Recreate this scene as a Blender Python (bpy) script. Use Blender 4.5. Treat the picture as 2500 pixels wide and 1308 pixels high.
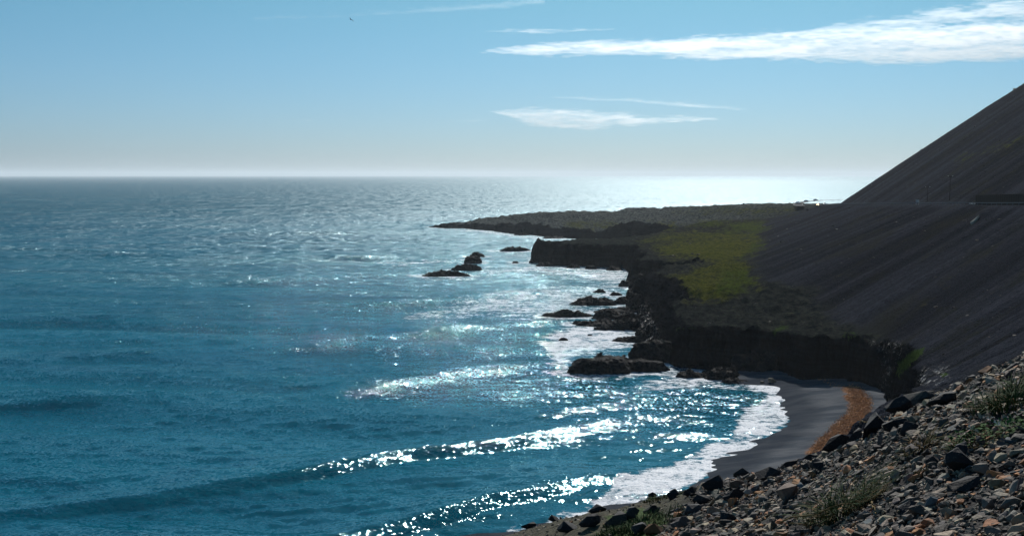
import bpy, bmesh, math, random
import numpy as np
from mathutils import Vector, Matrix, noise as mnoise

# ------------------------------------------------------------------ camera, sky, sun, exposure
scene = bpy.context.scene
for o in list(bpy.data.objects):
    bpy.data.objects.remove(o)
COL = scene.collection
R = math.radians
H = 50.0                                  # eye above the sea, metres
S = H / 40.0                              # the coast is laid out for an eye at 40 and scaled
FPX = 2600.0                              # focal length in pixels of the 2500 px photograph
PITCH = math.atan((654 - 427) / FPX)
cam_d = bpy.data.cameras.new("camera")
cam_d.sensor_width = 36.0
cam_d.lens = 36.0 * FPX / 2500.0
cam_d.clip_start = 0.1
cam_d.clip_end = 200000.0
cam = bpy.data.objects.new("camera", cam_d)
COL.objects.link(cam)
cam.location = (0, 0, H)
cam.rotation_euler = (math.pi / 2 - PITCH, 0, 0)
scene.camera = cam

SUN_AZ, SUN_EL = R(11.0), R(38.0)         # to the right of straight ahead; above the horizon
world = bpy.data.worlds.new("World")
scene.world = world
world.use_nodes = True
wn, wl = world.node_tree.nodes, world.node_tree.links
bg = wn["Background"]
sky = wn.new("ShaderNodeTexSky")
sky.sky_type = 'NISHITA'
sky.sun_disc = False
sky.sun_elevation = SUN_EL
sky.sun_rotation = SUN_AZ
sky.altitude = 50
sky.air_density = 1.0
sky.dust_density = 0.6
sky.ozone_density = 1.5
grade = wn.new("ShaderNodeMixRGB")
grade.blend_type = 'MULTIPLY'
grade.inputs[0].default_value = 1.0
tc = wn.new("ShaderNodeTexCoord"); sp = wn.new("ShaderNodeSeparateXYZ"); wl.new(tc.outputs["Generated"], sp.inputs[0])
rp_ = wn.new("ShaderNodeValToRGB"); wl.new(sp.outputs[2], rp_.inputs[0])
rp_.color_ramp.elements[0].position = 0.0; rp_.color_ramp.elements[0].color = (0.465, 0.69, 1.16, 1)
rp_.color_ramp.elements[1].position = 0.18; rp_.color_ramp.elements[1].color = (0.41, 0.82, 0.92, 1)
wl.new(rp_.outputs[0], grade.inputs[2])
wl.new(sky.outputs[0], grade.inputs[1])
wl.new(grade.outputs[0], bg.inputs[0])
bg.inputs[1].default_value = 0.072

sun_d = bpy.data.lights.new("sun", 'SUN')
sun_d.energy = 4.5
sun_d.angle = R(0.53)
sun_d.color = (1.0, 0.95, 0.88)
sun = bpy.data.objects.new("sun", sun_d)
COL.objects.link(sun)
sdir = Vector((math.sin(SUN_AZ) * math.cos(SUN_EL), math.cos(SUN_AZ) * math.cos(SUN_EL), math.sin(SUN_EL)))
sun.rotation_euler = (-sdir).to_track_quat('-Z', 'Y').to_euler()
sun.location = (0, 0, 400)

scene.view_settings.view_transform = 'Standard'
scene.view_settings.look = 'None'
scene.view_settings.exposure = 0.0
scene.view_settings.gamma = 1.0
scene.render.engine = 'CYCLES'
scene.cycles.volume_bounces = 1
scene.cycles.max_bounces = 6
scene.cycles.diffuse_bounces = 2
scene.cycles.glossy_bounces = 2
scene.cycles.transparent_max_bounces = 12
scene.cycles.caustics_reflective = False
scene.cycles.caustics_refractive = False
scene.cycles.use_denoising = True
scene.cycles.use_adaptive_sampling = False
scene.cycles.sampling_pattern = 'BLUE_NOISE'

rng = np.random.default_rng(7)
random.seed(7)

# ------------------------------------------------------------------ helpers
CT, ST = math.cos(PITCH), math.sin(PITCH)

def ray(px, py):
    u = (np.asarray(px, float) - 1250) / FPX
    v = (654 - np.asarray(py, float)) / FPX
    return u, CT + v * ST, -ST + v * CT

def P(px, py, z=0.0):
    """where the sight line of a pixel meets the level z"""
    dx, dy, dz = ray(px, py)
    t = (z - H) / dz
    return dx * t, dy * t

def PD(px, py, depth):
    """the point of a pixel's sight line at a distance along y"""
    dx, dy, dz = ray(px, py)
    t = depth / dy
    return dx * t, depth + 0 * t, H + dz * t

def proj(x, y, z):
    zz = z - H
    f = y * CT - zz * ST
    f = np.where(f < 0.1, 0.1, f)
    up = y * ST + zz * CT
    return 1250 + FPX * x / f, 654 - FPX * up / f

def _h(ix, iy, seed):
    n = (ix.astype(np.int64) * 374761393 + iy.astype(np.int64) * 668265263 + seed * 1442695041) & 0xFFFFFFFF
    n = ((n ^ (n >> 13)) * 1274126177) & 0xFFFFFFFF
    n = n ^ (n >> 16)
    return (n & 0xFFFF) / 65535.0

def vnoise(x, y, seed=0):
    x = np.asarray(x, float); y = np.asarray(y, float)
    ix = np.floor(x); iy = np.floor(y)
    fx = x - ix; fy = y - iy
    fx = fx * fx * fx * (fx * (fx * 6 - 15) + 10); fy = fy * fy * fy * (fy * (fy * 6 - 15) + 10)
    a = _h(ix, iy, seed); b = _h(ix + 1, iy, seed); c = _h(ix, iy + 1, seed); d = _h(ix + 1, iy + 1, seed)
    return (a * (1 - fx) + b * fx) * (1 - fy) + (c * (1 - fx) + d * fx) * fy

def fbm(x, y, octaves=4, seed=0):
    s = 0.0; a = 0.5; t = 0.0
    for i in range(octaves):
        k = 2.03 ** i
        s = s + a * (vnoise(x * k + 17.3 * i, y * k - 9.1 * i, seed + i) - 0.5) * 2
        t += a; a *= 0.5
    return s / t

def ridged(x, y, octaves=4, seed=0):
    s = 0.0; a = 0.5; t = 0.0
    for i in range(octaves):
        k = 2.1 ** i
        s = s + a * (1 - np.abs(vnoise(x * k + 31.7 * i, y * k + 5.3 * i, seed + i) * 2 - 1))
        t += a; a *= 0.55
    return s / t

def sstep(a, b, x):
    t = np.clip((x - a) / (b - a), 0, 1)
    return t * t * (3 - 2 * t)

def poly_sd(x, y, poly):
    """signed distance to a closed polygon, positive inside"""
    poly = np.asarray(poly, float)
    d2 = np.full(np.shape(x), 1e18); ins = np.zeros(np.shape(x), bool)
    n = len(poly)
    for i in range(n):
        ax, ay = poly[i]; bx, by = poly[(i + 1) % n]
        ex, ey = bx - ax, by - ay
        L = ex * ex + ey * ey + 1e-12
        t = np.clip(((x - ax) * ex + (y - ay) * ey) / L, 0, 1)
        d2 = np.minimum(d2, (x - ax - t * ex) ** 2 + (y - ay - t * ey) ** 2)
        c = ((ay > y) != (by > y))
        with np.errstate(divide='ignore', invalid='ignore'):
            xi = ax + (y - ay) * ex / (ey if abs(ey) > 1e-12 else 1e-12)
        ins ^= c & (x < xi)
    d = np.sqrt(d2)
    return np.where(ins, d, -d)

def line_near(x, y, pts):
    """nearest point of an open polyline: distance, signed side (+ = right of travel), arc length, values"""
    pts = np.asarray(pts, float)
    best = np.full(np.shape(x), 1e18); side = np.zeros(np.shape(x)); arc = np.zeros(np.shape(x))
    vals = [np.zeros(np.shape(x)) for _ in range(pts.shape[1] - 2)]
    s0 = 0.0
    for i in range(len(pts) - 1):
        ax, ay = pts[i, :2]; bx, by = pts[i + 1, :2]
        ex, ey = bx - ax, by - ay
        L2 = ex * ex + ey * ey + 1e-12; L = math.sqrt(L2)
        t = np.clip(((x - ax) * ex + (y - ay) * ey) / L2, 0, 1)
        dx, dy = x - ax - t * ex, y - ay - t * ey
        d2 = dx * dx + dy * dy
        m = d2 < best
        best = np.where(m, d2, best)
        side = np.where(m, ex * -(y - ay) + ey * (x - ax), side)
        arc = np.where(m, s0 + t * L, arc)
        for k in range(len(vals)):
            vals[k] = np.where(m, pts[i, 2 + k] * (1 - t) + pts[i + 1, 2 + k] * t, vals[k])
        s0 += L
    return np.sqrt(best), np.sign(side), arc, vals

def catmull(pts, n=8):
    pts = np.asarray(pts, float); out = []
    q = np.vstack([2 * pts[0] - pts[1], pts, 2 * pts[-1] - pts[-2]])
    for i in range(1, len(q) - 2):
        for k in range(n):
            t = k / n
            out.append(0.5 * ((2 * q[i]) + (-q[i - 1] + q[i + 1]) * t + (2 * q[i - 1] - 5 * q[i] + 4 * q[i + 1] - q[i + 2]) * t * t
                              + (-q[i - 1] + 3 * q[i] - 3 * q[i + 1] + q[i + 2]) * t ** 3))
    out.append(pts[-1])
    return np.array(out)

def tag(o, label, cat=None, group=None, kind=None):
    if label: o["label"] = label
    if cat: o["category"] = cat
    if group: o["group"] = group
    if kind: o["kind"] = kind
    return o

def mesh_np(V, F, smooth=True, attrs=None):
    me = bpy.data.meshes.new("mesh")
    V = np.asarray(V, np.float32); F = np.asarray(F, np.int32)
    n, k = F.shape
    me.vertices.add(len(V)); me.vertices.foreach_set("co", V.ravel())
    me.loops.add(n * k); me.loops.foreach_set("vertex_index", F.ravel())
    me.polygons.add(n)
    me.polygons.foreach_set("loop_start", np.arange(0, n * k, k, dtype=np.int32))
    me.polygons.foreach_set("use_smooth", np.full(n, smooth, dtype=bool))
    me.update(calc_edges=True)
    for nm, a in (attrs or {}).items():
        a = np.asarray(a, np.float32)
        if a.ndim == 1:
            at = me.attributes.new(nm, 'FLOAT', 'POINT'); at.data.foreach_set("value", a)
        else:
            at = me.attributes.new(nm, 'FLOAT_VECTOR', 'POINT'); at.data.foreach_set("vector", a.ravel())
    return me

def link(name, me, mats, parent=None, loc=None):
    o = bpy.data.objects.new(name, me)
    COL.objects.link(o)
    me.name = name
    for m in (mats if isinstance(mats, (list, tuple)) else [mats]):
        if m is not None and len(me.materials) < (len(mats) if isinstance(mats, (list, tuple)) else 1):
            me.materials.append(m)
    if parent: o.parent = parent
    if loc is not None: o.location = loc
    return o

def empty(name, loc, rz=0.0):
    o = bpy.data.objects.new(name, None)
    COL.objects.link(o)
    o.location = loc; o.rotation_euler = (0, 0, rz)
    return o

def quads(nr, nc, wrap=False):
    i = np.arange(nr - 1)[:, None] * nc
    j = np.arange(nc if wrap else nc - 1)[None, :]
    j2 = (j + 1) % nc
    return np.stack([i + j, i + j2, i + nc + j2, i + nc + j], -1).reshape(-1, 4)

def compact(V, F, attrs):
    used = np.unique(F)
    m = np.full(len(V), -1, np.int64); m[used] = np.arange(len(used))
    return V[used], m[F], {k: a[used] for k, a in attrs.items()}

class NT:
    """small wrapper for building a material's nodes"""
    def __init__(self, name):
        self.m = bpy.data.materials.new(name); self.m.use_nodes = True
        self.t = self.m.node_tree; self.n = self.t.nodes; self.l = self.t.links
        self.b = self.n["Principled BSDF"]; self.out = self.n["Material Output"]
    def set(self, sock, v):
        if isinstance(v, bpy.types.NodeSocket): self.l.new(v, sock)
        elif v is not None: sock.default_value = v
    def attr(self, nm, out="Fac"):
        a = self.n.new("ShaderNodeAttribute"); a.attribute_name = nm; return a.outputs[out]
    def pos(self):
        return self.n.new("ShaderNodeNewGeometry").outputs["Position"]
    def obj(self):
        return self.n.new("ShaderNodeTexCoord").outputs["Object"]
    def mapv(self, v, scale, rot=(0, 0, 0), loc=(0, 0, 0)):
        a = self.n.new("ShaderNodeMapping"); self.l.new(v, a.inputs[0])
        a.inputs["Scale"].default_value = scale; a.inputs["Rotation"].default_value = rot; a.inputs["Location"].default_value = loc
        return a.outputs[0]
    def noise(self, v, scale, detail=4, rough=0.55, out="Fac"):
        a = self.n.new("ShaderNodeTexNoise"); self.l.new(v, a.inputs["Vector"])
        a.inputs["Scale"].default_value = scale; a.inputs["Detail"].default_value = detail; a.inputs["Roughness"].default_value = rough
        return a.outputs[out]
    def math(self, op, a, b=None, c=None, clamp=False):
        x = self.n.new("ShaderNodeMath"); x.operation = op; x.use_clamp = clamp
        self.set(x.inputs[0], a); self.set(x.inputs[1], b)
        if c is not None: self.set(x.inputs[2], c)
        return x.outputs[0]
    def vmath(self, op, a, b=None, scale=None):
        x = self.n.new("ShaderNodeVectorMath"); x.operation = op
        self.set(x.inputs[0], a)
        if b is not None: self.set(x.inputs[1], b)
        if scale is not None: self.set(x.inputs["Scale"], scale)
        return x.outputs[0]
    def ramp(self, v, a, b, lo=0.0, hi=1.0):
        x = self.n.new("ShaderNodeMapRange"); x.interpolation_type = 'SMOOTHSTEP'
        self.set(x.inputs[0], v); self.set(x.inputs[1], a); self.set(x.inputs[2], b); self.set(x.inputs[3], lo); self.set(x.inputs[4], hi)
        return x.outputs[0]
    def mix(self, f, a, b):
        x = self.n.new("ShaderNodeMixRGB")
        self.set(x.inputs[0], f)
        for s, v in ((x.inputs[1], a), (x.inputs[2], b)):
            if isinstance(v, tuple) and len(v) == 3: v = v + (1,)
            self.set(s, v)
        return x.outputs[0]
    def bump(self, h, strength=0.5, dist=0.1):
        x = self.n.new("ShaderNodeBump"); self.l.new(h, x.inputs["Height"])
        x.inputs["Strength"].default_value = strength; x.inputs["Distance"].default_value = dist
        self.l.new(x.outputs[0], self.b.inputs["Normal"])
    def p(self, **k):
        for key, v in k.items():
            if isinstance(v, tuple) and len(v) == 3: v = v + (1,)
            self.set(self.b.inputs[key.replace("_", " ")], v)
        return self

def plain(name, col, rough=0.6, var=0.25, scale=6.0, metallic=0.0):
    t = NT(name)
    f = t.noise(t.obj(), scale, 4)
    c2 = tuple(c * (1 - var) for c in col); c1 = tuple(min(1, c * (1 + var)) for c in col)
    t.p(Base_Color=t.mix(f, c2, c1), Roughness=rough, Metallic=metallic)
    t.b.inputs['Specular IOR Level'].default_value = .5 if rough < .5 else .08
    return t.m

# ------------------------------------------------------------------ the lie of the land
# the road bench: x, y, z, fall of the scree below it (laid out for an eye at 40, then scaled)
TB = catmull([(-80, -90, 40.5, .62), (0, -8, 39, .62), (55, 62, 38, .62), (88, 125, 36.3, .70), (106, 190, 34.6, .735), (113, 240, 33.2, .58),
              (120, 290, 31.9, .44), (140, 420, 28.2, .41), (158, 510, 25.6, .34), (167, 560, 24.0, .30), (182, 600, 22.8, .30), (225, 640, 21.5, .35), (320, 668, 21, .4), (460, 690, 21, .4)], 7)
TB[:, :3] *= S

HPTS = [(1040, 553, .6), (1100, 552, 1.4), (1180, 548, 2.6), (1240, 541, 4.2), (1320, 523, 9), (1330, 545, 5), (1450, 520, 10), (1420, 560, 4),
        (1600, 513, 12.0), (1700, 509, 13.5), (1640, 545, 10.5), (1600, 560, 9), (1800, 504, 16), (1880, 502, 18.5), (1945, 500, 21), (1975, 498, 22), (1850, 540, 15.5),
        (1330, 590, 9.6), (1450, 592, 9.8), (1550, 592, 10.2), (1650, 598, 10.8), (1700, 580, 11.5), (1860, 590, 13.2), (1800, 620, 11.6), (1600, 632, 9.4),
        (1700, 645, 10.5), (1830, 650, 12), (1600, 672, 9.2), (1700, 690, 10), (1840, 700, 12.2), (1600, 740, 8.6), (1720, 745, 9.6),
        (1640, 790, 7.6), (1760, 790, 8.6), (1880, 800, 8.8), (2000, 812, 9.2), (1560, 800, 5.0), (2120, 828, 9.5)]
HW = []
for (a, b, z) in HPTS:
    x, y = P(a, b, z * S); HW.append((float(x), float(y), z * S))
HW = np.array(HW)

def px_line(lst, z=0.0):
    out = []
    for (a, b) in lst:
        x, y = P(a, b, z); out.append((float(x), float(y)))
    return out

# the foot of the solid land (cliffs, rocky shore, back of the beach)
CLIFF = px_line([(1046, 554), (1085, 558), (1130, 558), (1200, 564), (1250, 571), (1330, 578), (1400, 583), (1462, 583)]) \
      + [(75 * S, 655 * S), (90 * S, 625 * S), (88 * S, 590 * S), (78 * S, 550 * S), (64 * S, 520 * S), (46 * S, 508 * S), (28 * S, 500 * S), (18 * S, 492 * S)] + px_line([(1306, 622), (1299, 640), (1350, 648), (1450, 651), (1528, 656), (1541, 672), (1545, 684)]) \
      + [(41 * S, 386 * S), (52 * S, 376 * S), (65 * S, 368 * S), (62 * S, 360 * S), (47 * S, 352 * S), (38 * S, 342 * S)] \
      + px_line([(1530, 728), (1545, 755), (1556, 775), (1548, 800), (1556, 830), (1590, 858), (1630, 885), (1650, 896), (1760, 903), (1850, 912), (1902, 919)]) \
      + px_line([(1960, 917), (2050, 921), (2125, 938), (2160, 968)], 2.0) + [(62 * S, 168 * S), (52 * S, 140 * S), (36 * S, 112 * S), (14 * S, 92 * S), (-14 * S, 76 * S), (-44 * S, 56 * S), (-85 * S, 10 * S), (-140 * S, -90 * S),
         (-140 * S, -400 * S), (900 * S, -400 * S), (900 * S, 900 * S), (300 * S, 905 * S), (170 * S, 890 * S), (60 * S, 880 * S), (10 * S, 868 * S), (-30 * S, 858 * S), (-58 * S, 838 * S)]
CLIFF = np.array(CLIFF)

WPTS = [(1046, 554, 16), (1130, 557, 22), (1250, 570, 40), (1400, 582, 26), (1320, 625, 5), (1450, 650, 4), (1530, 656, 6), (1540, 690, 9), (1530, 730, 14), (1550, 770, 22),
        (1552, 810, 24), (1600, 870, 12), (1650, 895, 4.5), (1850, 910, 3.5), (2050, 921, 3.5), (2140, 945, 4), (2170, 985, 3.5)]
WW = []
for (a, b, w) in WPTS:
    x, y = P(a, b, 0); WW.append((float(x), float(y), math.log(w)))
WW += [(63 * S, 364 * S, math.log(4)), (40 * S, 384 * S, math.log(4)), (70 * S, 530 * S, math.log(5)), (30 * S, 500 * S, math.log(4)), (88 * S, 600 * S, math.log(8)), (62 * S, 168 * S, math.log(3.5)), (20 * S, 90 * S, math.log(12)), (100 * S, 880 * S, math.log(15)), (-20 * S, 860 * S, math.log(15))]
WW = np.array(WW)

def idw(x, y, C, pw=2.2):
    num = 0.0; den = 0.0
    for (cx, cy, v) in C:
        w = 1.0 / ((x - cx) ** 2 + (y - cy) ** 2 + 60.0) ** pw
        num = num + w * v; den = den + w
    return num / den

def smax(a, b, k):
    h = np.clip(0.5 + 0.5 * (a - b) / k, 0, 1)
    return b * (1 - h) + a * h + k * h * (1 - h)

def land(x, y, detail=True):
    """height and the masks of the coast at plan positions"""
    d, side, arc, (zr, tn) = line_near(x, y, TB)
    lat = d * side                                       # + uphill
    ter = idw(x, y, HW)
    up = zr + np.maximum(lat - 5.5, 0) * 0.70
    fall = np.maximum(-lat - 5.5, 0)
    down = zr - fall * tn * (1.0 + 0.10 * np.exp(-fall / 12.0))
    scr = np.where(lat > 0, up, down)
    off = np.clip(sstep(4, 14, np.abs(lat)), 0, 1)
    st = fbm(arc / 7.0 + 0.35 * fbm(x / 30, y / 30, 2, 91), lat / 90.0, 4, 21)
    st2 = fbm(arc / 2.1, lat / 45.0, 3, 25)
    g1 = fbm(arc / 24.0, lat / 200.0, 3, 29)
    if detail:
        scr = scr + off * (0.9 * st + 0.26 * st2 + 1.9 * g1 * sstep(5, 60, np.abs(lat)) + 0.12 * fbm(x / 1.5, y / 1.5, 3, 61))
    rd = ridged(x / 17.0, y / 17.0, 4, 41)
    hum = fbm(x / 9.0, y / 9.0, 4, 44)
    far = sstep(610 * S, 680 * S, y)                     # the rough lava of the far headland
    ter = ter + (0.65 * hum + .55 * fbm(x / 2.6, y / 2.6, 3, 47)) * (1 + .9 * (1 - sstep(330 * S, 360 * S, y)) * (1 - sstep(70 * S, 90 * S, x))) + far * (rd - 0.55) * 6.5 * (1 - 0.8 * sstep(110 * S, 190 * S, x))
    top = smax(ter, scr, 2.5)
    isscr = sstep(-1.6, 1.6, scr - ter + 1.2 * fbm(x / 10, y / 10, 3, 71))
    din = poly_sd(x, y, CLIFF)
    w = np.exp(idw(x, y, WW, 1.6))
    rag = fbm(x / 7.0, y / 7.0, 4, 51) * np.minimum(2.6, w * .45) + fbm(x / 2.2, y / 2.2, 3, 55) * 0.6
    t = np.clip((din + rag) / w, 0, 1)
    prof = 1 - (1 - t) ** 2.4
    rocky = sstep(0.02, 0.2, t) * (1 - sstep(0.75, 1.35, (din + rag) / w))
    shelf = rocky * (ridged(x / 5.0, y / 5.0, 4, 81) - 0.5) * np.minimum(3.2, 0.11 * w + 1.2)
    z = np.where(t > 0, top * prof + shelf, -1.6)
    z = np.where(t <= 0, np.maximum(-1.6, din * .25 - .2), z)
    cliff = 1 - sstep(0.6, 1.0, (din + rag) / w)
    return dict(z=z, scree=isscr, cliff=cliff, streak=np.clip(.5 + .38 * st + .25 * st2 + .35 * g1, 0, 1), lat=lat, arc=arc, din=din)

# ------------------------------------------------------------------ materials of the setting
t = NT("land_material")
ps = t.pos()
n_big = t.noise(ps, 0.06, 6, .62); n_mid = t.noise(ps, 0.45, 6, .65); n_fine = t.noise(ps, 2.3, 5, .7)
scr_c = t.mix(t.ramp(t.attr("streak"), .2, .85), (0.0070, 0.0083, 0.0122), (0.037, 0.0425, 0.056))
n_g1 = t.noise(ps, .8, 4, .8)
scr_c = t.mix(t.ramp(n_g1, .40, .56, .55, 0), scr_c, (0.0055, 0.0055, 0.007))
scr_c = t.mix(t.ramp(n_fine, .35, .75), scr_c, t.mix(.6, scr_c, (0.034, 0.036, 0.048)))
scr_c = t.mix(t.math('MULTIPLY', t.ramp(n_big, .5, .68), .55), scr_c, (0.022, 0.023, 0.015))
ter_c = t.mix(t.ramp(n_mid, .35, .65), (0.009, 0.011, 0.013), (0.036, 0.041, 0.034))
ter_c = t.mix(t.math('MULTIPLY', t.ramp(n_fine, .45, .65), .6), ter_c, (0.007, 0.008, 0.010))
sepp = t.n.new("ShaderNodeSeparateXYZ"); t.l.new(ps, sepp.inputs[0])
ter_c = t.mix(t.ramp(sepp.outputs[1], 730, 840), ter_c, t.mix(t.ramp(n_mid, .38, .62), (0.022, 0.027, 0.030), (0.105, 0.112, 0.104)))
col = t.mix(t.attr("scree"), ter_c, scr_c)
gr_c = t.mix(t.ramp(n_mid, .3, .7), (0.044, 0.055, 0.010), (0.098, 0.098, 0.017))
gr_c = t.mix(t.math('MULTIPLY', t.attr("lush"), t.ramp(n_mid, .35, .65, .1, .75)), gr_c, (0.035, 0.070, 0.009))
gr_c = t.mix(t.math('MULTIPLY', t.ramp(n_fine, .52, .64), .8), gr_c, (0.014, 0.015, 0.008))
n_pat = t.noise(ps, .12, 5, .7)
n_mo = t.noise(ps, .7, 4, .75)
gr_c = t.mix(t.math('MULTIPLY', t.ramp(n_mo, .50, .60), .8), gr_c, (0.022, 0.025, 0.009))
gf = t.math('ADD', t.math('ADD', t.attr("grass"), t.math('MULTIPLY', t.math('SUBTRACT', n_mid, .5), 1.3)), t.math('MULTIPLY', t.math('SUBTRACT', n_pat, .5), 1.4))
col = t.mix(t.ramp(gf, .22, .86), col, gr_c)
n_col = t.noise(t.mapv(ps, (1.0, 1.0, .12)), 1.0, 4, .7); n_lay = t.noise(t.mapv(ps, (.05, .05, 1.1)), 1.0, 4, .7)
rk_c = t.mix(t.ramp(t.math('ADD', t.math('MULTIPLY', n_col, .5), t.math('MULTIPLY', n_lay, .5)), .42, .60), (0.0012, 0.0017, 0.0028), (0.0090, 0.0112, 0.0150))
col = t.mix(t.ramp(t.math('ADD', t.attr("cliff"), t.math('MULTIPLY', t.math('SUBTRACT', n_mid, .5), .7)), .4, .7), col, rk_c)
moss = t.math('MULTIPLY', t.ramp(t.math('ADD', t.attr("moss"), t.math('MULTIPLY', t.math('SUBTRACT', n_g1, .5), 2.2)), .35, .8), .85)
col = t.mix(moss, col, t.mix(n_mid, (0.018, 0.040, 0.010), (0.060, 0.095, 0.018)))
n_wet = t.noise(ps, 1.1, 5, .75)
wt = t.math("MULTIPLY", t.attr("wet"), t.ramp(n_wet, .53, .62))
t.p(Base_Color=col, Roughness=t.ramp(wt, 0, 1, .92, .30))
t.b.inputs["Specular IOR Level"].default_value = 0.25
t.set(t.b.inputs["Specular IOR Level"], t.ramp(wt, 0, 1, .0, .6))
n_gr = t.noise(ps, 1.0, 3, .8)
t.bump(t.math('ADD', t.math('ADD', t.math('MULTIPLY', n_mid, .9), t.math('MULTIPLY', n_fine, .5)), t.math('MULTIPLY', n_gr, .8)), 1.0, 1.1)
M_LAND = t.m

t = NT("rock_material")                       # wet black lava standing in the sea
ps = t.pos()
n1 = t.noise(ps, 0.7, 6, .65); n2 = t.noise(ps, 3.0, 5, .7)
c = t.mix(t.ramp(n1, .35, .7), (0.007, 0.008, 0.010), (0.023, 0.023, 0.025))
c = t.mix(t.math('MULTIPLY', t.ramp(n2, .55, .7), .6), c, (0.060, 0.046, 0.035))
t.p(Base_Color=c, Roughness=.75)
t.b.inputs['Specular IOR Level'].default_value = .08
t.bump(t.math('ADD', n1, t.math('MULTIPLY', n2, .5)), 1.0, .6)
M_ROCK = t.m
t = NT("pale_rock_material")
ps = t.pos()
n1 = t.noise(ps, 0.9, 6, .65)
t.p(Base_Color=t.mix(t.ramp(n1, .35, .7), (0.10, 0.085, 0.06), (0.24, 0.20, 0.14)), Roughness=.8)
t.bump(n1, .8, .3)
M_PALE = t.m

# water
t = NT("water_material")
ps = t.pos()
def slope(scale, stretch, rotz, detail):
    v = t.mapv(ps, (scale, scale * stretch, scale), (0, 0, rotz))
    c = t.noise(v, 1.0, detail, .5, "Color")
    return t.vmath('SUBTRACT', c, (.5, .5, .5))
fine = t.vmath('SCALE', slope(1.7, 1.5, R(20), 1), scale=2.6)
mid = t.vmath('SCALE', slope(.33, 2.0, R(12), 2), scale=.85)
big = t.vmath('SCALE', slope(.15, 1.25, R(6), 3), scale=t.math('MULTIPLY', t.attr("mid2"), 1.9))
sl = t.vmath('ADD', t.vmath('ADD', fine, mid), big)
gust = t.noise(t.mapv(ps, (.004, .016, 1), (0, 0, R(6))), 1.0, 6, .62)
dots = t.noise(t.mapv(ps, (.05, .010, 1)), 1.0, 5, .75)
dots0 = dots
dots = t.math('ADD', t.math('MULTIPLY', t.math('SUBTRACT', t.ramp(dots, .40, .62, .10, .75), 1.0), t.attr("far")), 1.0)
sl = t.vmath('SCALE', sl, scale=t.math('MULTIPLY', t.math('MULTIPLY', t.attr("chop"), dots), t.ramp(gust, .36, .64, .62, 1.3)))
sl = t.vmath('MULTIPLY', sl, (1, 1, 0))
geo = t.n.new("ShaderNodeNewGeometry")
nn = t.vmath('NORMALIZE', t.vmath('ADD', geo.outputs["Normal"], sl))
patch = t.noise(t.mapv(ps, (.006, .02, 1)), 1.0, 5, .6)
wc = t.mix(t.ramp(patch, .35, .65), (0.0003, 0.062, 0.098), (0.0004, 0.088, 0.130))
wc = t.mix(t.attr("shoal"), wc, (0.0006, 0.11, 0.135))
# foam; in the bay its white also stands in for sun glitter
lace = t.noise(t.mapv(ps, (.55, .8, 1), (0, 0, R(15))), 1.0, 8, .68)
lace2 = t.noise(ps, 2.6, 4, .6)
fv = t.math('ADD', t.attr("foam"), t.math('MULTIPLY', t.math('SUBTRACT', lace, .5), 2.7))
lace3 = t.noise(t.mapv(ps, (.10, .22, 1), (0, 0, R(25))), 1.0, 4, .6)
fv = t.math('ADD', fv, t.math('MULTIPLY', t.math('SUBTRACT', lace2, .5), .7))
fv = t.math('ADD', fv, t.math('MULTIPLY', t.math('SUBTRACT', lace3, .54), 2.0))
fv = t.math('MULTIPLY', t.ramp(fv, .42, .98), t.ramp(t.attr("foam"), .03, .22))
wc = t.mix(fv, wc, t.mix(t.ramp(lace2, .3, .65), (0.62, 0.66, 0.72), (0.90, 0.91, 0.93)))
fb = t.n.new('ShaderNodeBump'); t.l.new(lace, fb.inputs['Height']); fb.inputs['Strength'].default_value = .8; fb.inputs['Distance'].default_value = .5
t.n.remove(t.b)
dif = t.n.new("ShaderNodeBsdfDiffuse"); t.l.new(wc, dif.inputs[0]); t.l.new(fb.outputs[0], dif.inputs['Normal'])
gls = t.n.new("ShaderNodeBsdfGlossy"); gls.inputs[0].default_value = (.60, .90, 1.0, 1); gls.distribution = "GGX"; t.l.new(t.ramp(t.attr("mid2"), 0, 1, .05, .13), gls.inputs["Roughness"]); t.l.new(nn, gls.inputs["Normal"])
fre = t.n.new("ShaderNodeFresnel"); fre.inputs[0].default_value = 1.333; t.l.new(nn, fre.inputs["Normal"])
ff = t.math('MULTIPLY', t.math('MINIMUM', fre.outputs[0], t.ramp(t.attr('far'), 0, 1, .28, .10)), t.math('SUBTRACT', 1.0, fv))
gl2 = t.n.new("ShaderNodeBsdfGlossy"); gl2.distribution = "BECKMANN"; gl2.inputs[0].default_value = (.76, .92, 1.0, 1); spk = t.noise(t.mapv(ps, (.20, .055, 1)), 1.0, 3, .8)
t.l.new(t.math('ADD', t.ramp(dots0, .34, .64, .36, .57), t.ramp(spk, .35, .65, -.04, .15)), gl2.inputs["Roughness"]); t.l.new(nn, gl2.inputs["Normal"])
gm = t.n.new("ShaderNodeMixShader"); t.l.new(t.attr("far"), gm.inputs[0]); t.l.new(gls.outputs[0], gm.inputs[1]); t.l.new(gl2.outputs[0], gm.inputs[2])
mx = t.n.new("ShaderNodeMixShader"); t.l.new(ff, mx.inputs[0]); t.l.new(dif.outputs[0], mx.inputs[1]); t.l.new(gm.outputs[0], mx.inputs[2])
t.l.new(mx.outputs[0], t.out.inputs["Surface"])
M_WATER = t.m

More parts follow.
